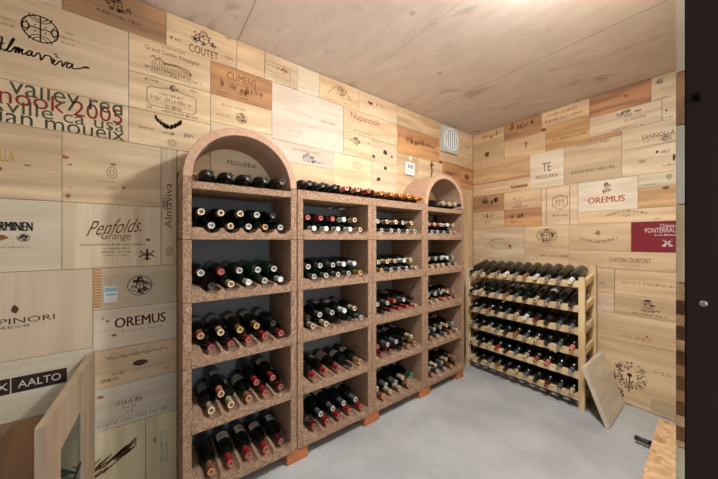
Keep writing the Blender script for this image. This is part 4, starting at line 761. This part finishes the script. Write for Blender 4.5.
for lv, zt in enumerate(RAIL_Z):
    mb = MB(); mb.prism(scallop(zt, zt - 0.048, 0.019, 0.012), 'x', RX0 + 0.004, RX0 + 0.028); local(mb).build('front_rail', PINE, rack, bevel=0.001)
    za = zt - 0.012 + 0.0212                                   # bottle axis over the front rail
    zb_axis = za + (XB - XF) * math.tan(TILT); zbt = zb_axis - R_B / math.cos(TILT) - 0.003
    mb = MB(); mb.prism(scallop(zbt + 0.012, zbt - 0.036, 0.0415, 0.0125), 'x', XB - 0.010, XB + 0.010); local(mb).build('back_rail', PINE, rack, bevel=0.001)
    for y in (RV0 + 0.008, RV1 - 0.030):
        mb = MB(); a, b = RX0 + 0.0325, RX1 - 0.0325
        rise = zbt + 0.012 - zt
        mb.add([(a, y, zt - .046), (b, y, zt - .046 + rise), (b, y, zt + rise), (a, y, zt), (a, y + .022, zt - .046), (b, y + .022, zt - .046 + rise), (b, y + .022, zt + rise), (a, y + .022, zt)],
               [(0, 1, 2, 3), (4, 7, 6, 5), (0, 4, 5, 1), (1, 5, 6, 2), (2, 6, 7, 3), (3, 7, 4, 0)]); local(mb).build('crossbar', PINE, rack, bevel=0.001)
    AX[lv] = za
BACKROW = ['kskswsbwssw', 'kcksbskcssk', 'ksbkscwmkss', 'skcskbscksp', 'ckcrkscbpss', 'cksbkcskmsc']
for lv in range(6):
    for k in range(NB):
        c = BACKROW[lv][k]; rnd = random.Random(5000 + lv * 20 + k)
        tipx = RX0 - 0.030 - rnd.uniform(0, 0.012); L = 0.2995
        bxx = tipx + L * math.cos(TILT); bz = AX[lv] + (bxx - XF) * math.tan(TILT)
        lab = f"dark bottle with {CAPS[c][0]} capsule, {ORD[k]} from left on the {ORD[lv]} shelf of the wooden rack"
        make_bottle((bxx, ys[k], bz), (rnd.uniform(-1, 1), TILT, PI), c, lab, 'wine bottles in the wooden rack', rnd.randrange(4) if rnd.random() < .15 else None, rnd.choice('dddbbd'), 'bordeaux')

# ------------------------------------------------------------------ small things
# board leaning against the side of the wooden rack
PLY = wood('lid_ply', lin(230, 218, 196), lin(196, 176, 146), 'h', 0.5)
bt, hgt = 0.026, 0.374
y_bot, y_top = 0.497, 0.6270
th = math.asin((y_top - 0.001 - y_bot) / hgt)
lid = MB(); lid.box(0, 0.455, -bt, 0, 0, hgt)
o = lid.build('leaning_board', PLY, bevel=0.002, loc=(2.405, y_bot + 0.002, bt * math.sin(th) * 0 + 0.0005)); o.rotation_euler = (-th, 0, math.radians(0.6))
o.location.z = 0.0006 + 0.0; tag(o, 'pale wooden crate lid leaning against the side of the wooden rack', 'wooden board')

# upright board with a glazed cut-out standing out from the rack wall
BRD = wood('upright_board', lin(184, 160, 132), lin(138, 112, 86), 'v', 0.45)
brd = thing('glazed_board', 'upright wooden board with a glazed cut-out standing out from the rack wall', 'wooden board', (-0.2160, 1.409, 0), (0, 0, math.radians(-2.75)))
mb = MB(); hl, bz = 0.300, 0.737; ha, hb, hz0, hz1 = -0.178, 0.106, 0.14, 0.597
mb.box(-0.011, 0.011, -hl, ha, 0, bz); mb.box(-0.011, 0.011, hb, hl, 0, bz); mb.box(-0.011, 0.011, ha, hb, 0, hz0); mb.box(-0.011, 0.011, ha, hb, hz1, bz)
mb.build('board', BRD, brd)
mb = MB(); mb.box(-0.003, 0.001, ha + .0005, hb - .0005, hz0 + .0005, hz1 - .0005); gm = plain('dark_green_glass', lin(40, 62, 52), 0.05, spec=0.9)
mb.build('glass_pane', gm, brd)
mb = MB(); mb.box(0.0012, 0.0035, ha + .001, hb - .001, 0.368, 0.380); mb.build('glazing_bar', plain('black_bar', lin(24, 22, 22), 0.4), brd)

# round white vent high on the rack wall
vent = thing('ventilation_grille', 'white square ventilation grille with a round louvred opening, high in the corner', 'ventilation grille', (2.4285, WALL_Y - 0.003, 2.2425))
mb = MB(); mb.box(-0.131, 0.131, -0.030, 0.0, -0.129, 0.129); mb.build('plate', plain('pale_grey_plastic', lin(190, 200, 200), 0.45), vent, bevel=0.004)
mb = MB(); n = 40; vs = []
for rr, yy in ((0.115, -0.0302), (0.112, -0.042), (0.098, -0.042), (0.094, -0.0302)): vs += [(rr * math.cos(2 * PI * k / n), yy, rr * math.sin(2 * PI * k / n)) for k in range(n)]
mb.add(vs, [(j * n + k, j * n + (k + 1) % n, (j + 1) * n + (k + 1) % n, (j + 1) * n + k) for j in range(3) for k in range(n)]); mb.build('ring', WHITE, vent, smooth=True)
mb = MB(); blob(mb, ell(0, 0, 0.094, 0.094, 36), -0.0304); mb.build('opening', plain('vent_dark', lin(86, 98, 106), 0.6), vent)
for k in range(-2, 3):
    x = k * 0.032; hh = math.sqrt(0.093 ** 2 - x * x) - 0.002
    mb = MB(); mb.add([(x - .006, -.0308, -hh), (x + .005, -.039, -hh), (x + .0065, -.0375, -hh), (x - .0045, -.0306, -hh), (x - .006, -.0308, hh), (x + .005, -.039, hh), (x + .0065, -.0375, hh), (x - .0045, -.0306, hh)],
        [(0, 1, 2, 3), (4, 7, 6, 5), (0, 4, 5, 1), (1, 5, 6, 2), (2, 6, 7, 3), (3, 7, 4, 0)]); mb.build('louvre', WHITE, vent)

# small white gauge with figures over the far flat-topped rack
gau = thing('wall_gauge', 'small white wall gauge with dark figures above the far flat-topped rack', 'wall gauge', (1.853, WALL_Y - 0.003, 1.875))
mb = MB(); mb.box(-0.058, 0.058, -0.014, 0.0, -0.062, 0.050); mb.build('case', WHITE, gau, bevel=0.004)
mb = MB(); draw(mb, 'T', -0.034, 0.034, 0.030, -0.004, {'s': '88'}, random.Random(1)); mb.v = [(x, -0.0146, z) for x, y, z in mb.v]; mb.build('figures', ink('ink'), gau)
mb = MB(); draw(mb, 'F', -0.03, 0.03, -0.022, -0.034, {}, random.Random(2)); mb.v = [(x, -0.0146, z) for x, y, z in mb.v]; mb.build('small_print', ink('bluish'), gau)
mb = MB(); mb.lathe([(-0.012, 0.0), (-0.012, 0.014), (-0.006, 0.020), (0.0, 0.020), (0.0, 0.0)], 20)
o = mb.build('sensor_knob', plain('cream_plastic', lin(236, 222, 196), 0.4), gau, smooth=True, loc=(0.012, 0, 0.088)); o.rotation_euler = (0, 0, PI / 2)

# low strand-board shelf along the doorway wall, with a bottle pushed under it
sh = thing('low_shelf', 'low strand-board shelf on the floor along the wall by the doorway', 'low shelf', (1.9, 0.1815, 0), (0, 0, math.radians(1.6)))
mb = MB(); mb.box(-0.75, 0.62, -0.096, 0.070, 0.120, 0.138); mb.build('shelf_top', OSB, sh, bevel=0.001)
for x in (-0.74, -0.1, 0.602):
    mb = MB(); mb.box(x, x + 0.016, -0.095, 0.062, 0, 0.1197); mb.build('support', OSB, sh)
make_bottle((2.365, 0.0755, 0.0352), (0, 0, math.radians(88)), 'k', 'black-capped bottle poking out from under the low strand-board shelf', 'wine bottle under the low shelf', None, 'd', 'bordeaux', 0.93)

# bulb of the ceiling light
lamp = thing('ceiling_lamp', 'round white ceiling lamp over the middle of the cellar', 'ceiling lamp', (LAMP[0], LAMP[1], ROOM_H))
mb = MB(); mb.lathe([(0, 0), (0, 0.095), (-0.008, 0.095), (-0.008, 0.0)], 28, axis='z'); mb.build('canopy', WHITE, lamp)
mb = MB(); mb.lathe([(-0.0085, 0.0), (-0.0085, 0.085), (-0.026, 0.088), (-0.031, 0.082), (-0.031, 0.0)], 28, axis='z')
mb.build('lamp_shade', plain('lit_lamp_shade', (0.87, 0.94, 1.0, 1), 0.5, emit=LAMP_STRENGTH), lamp)
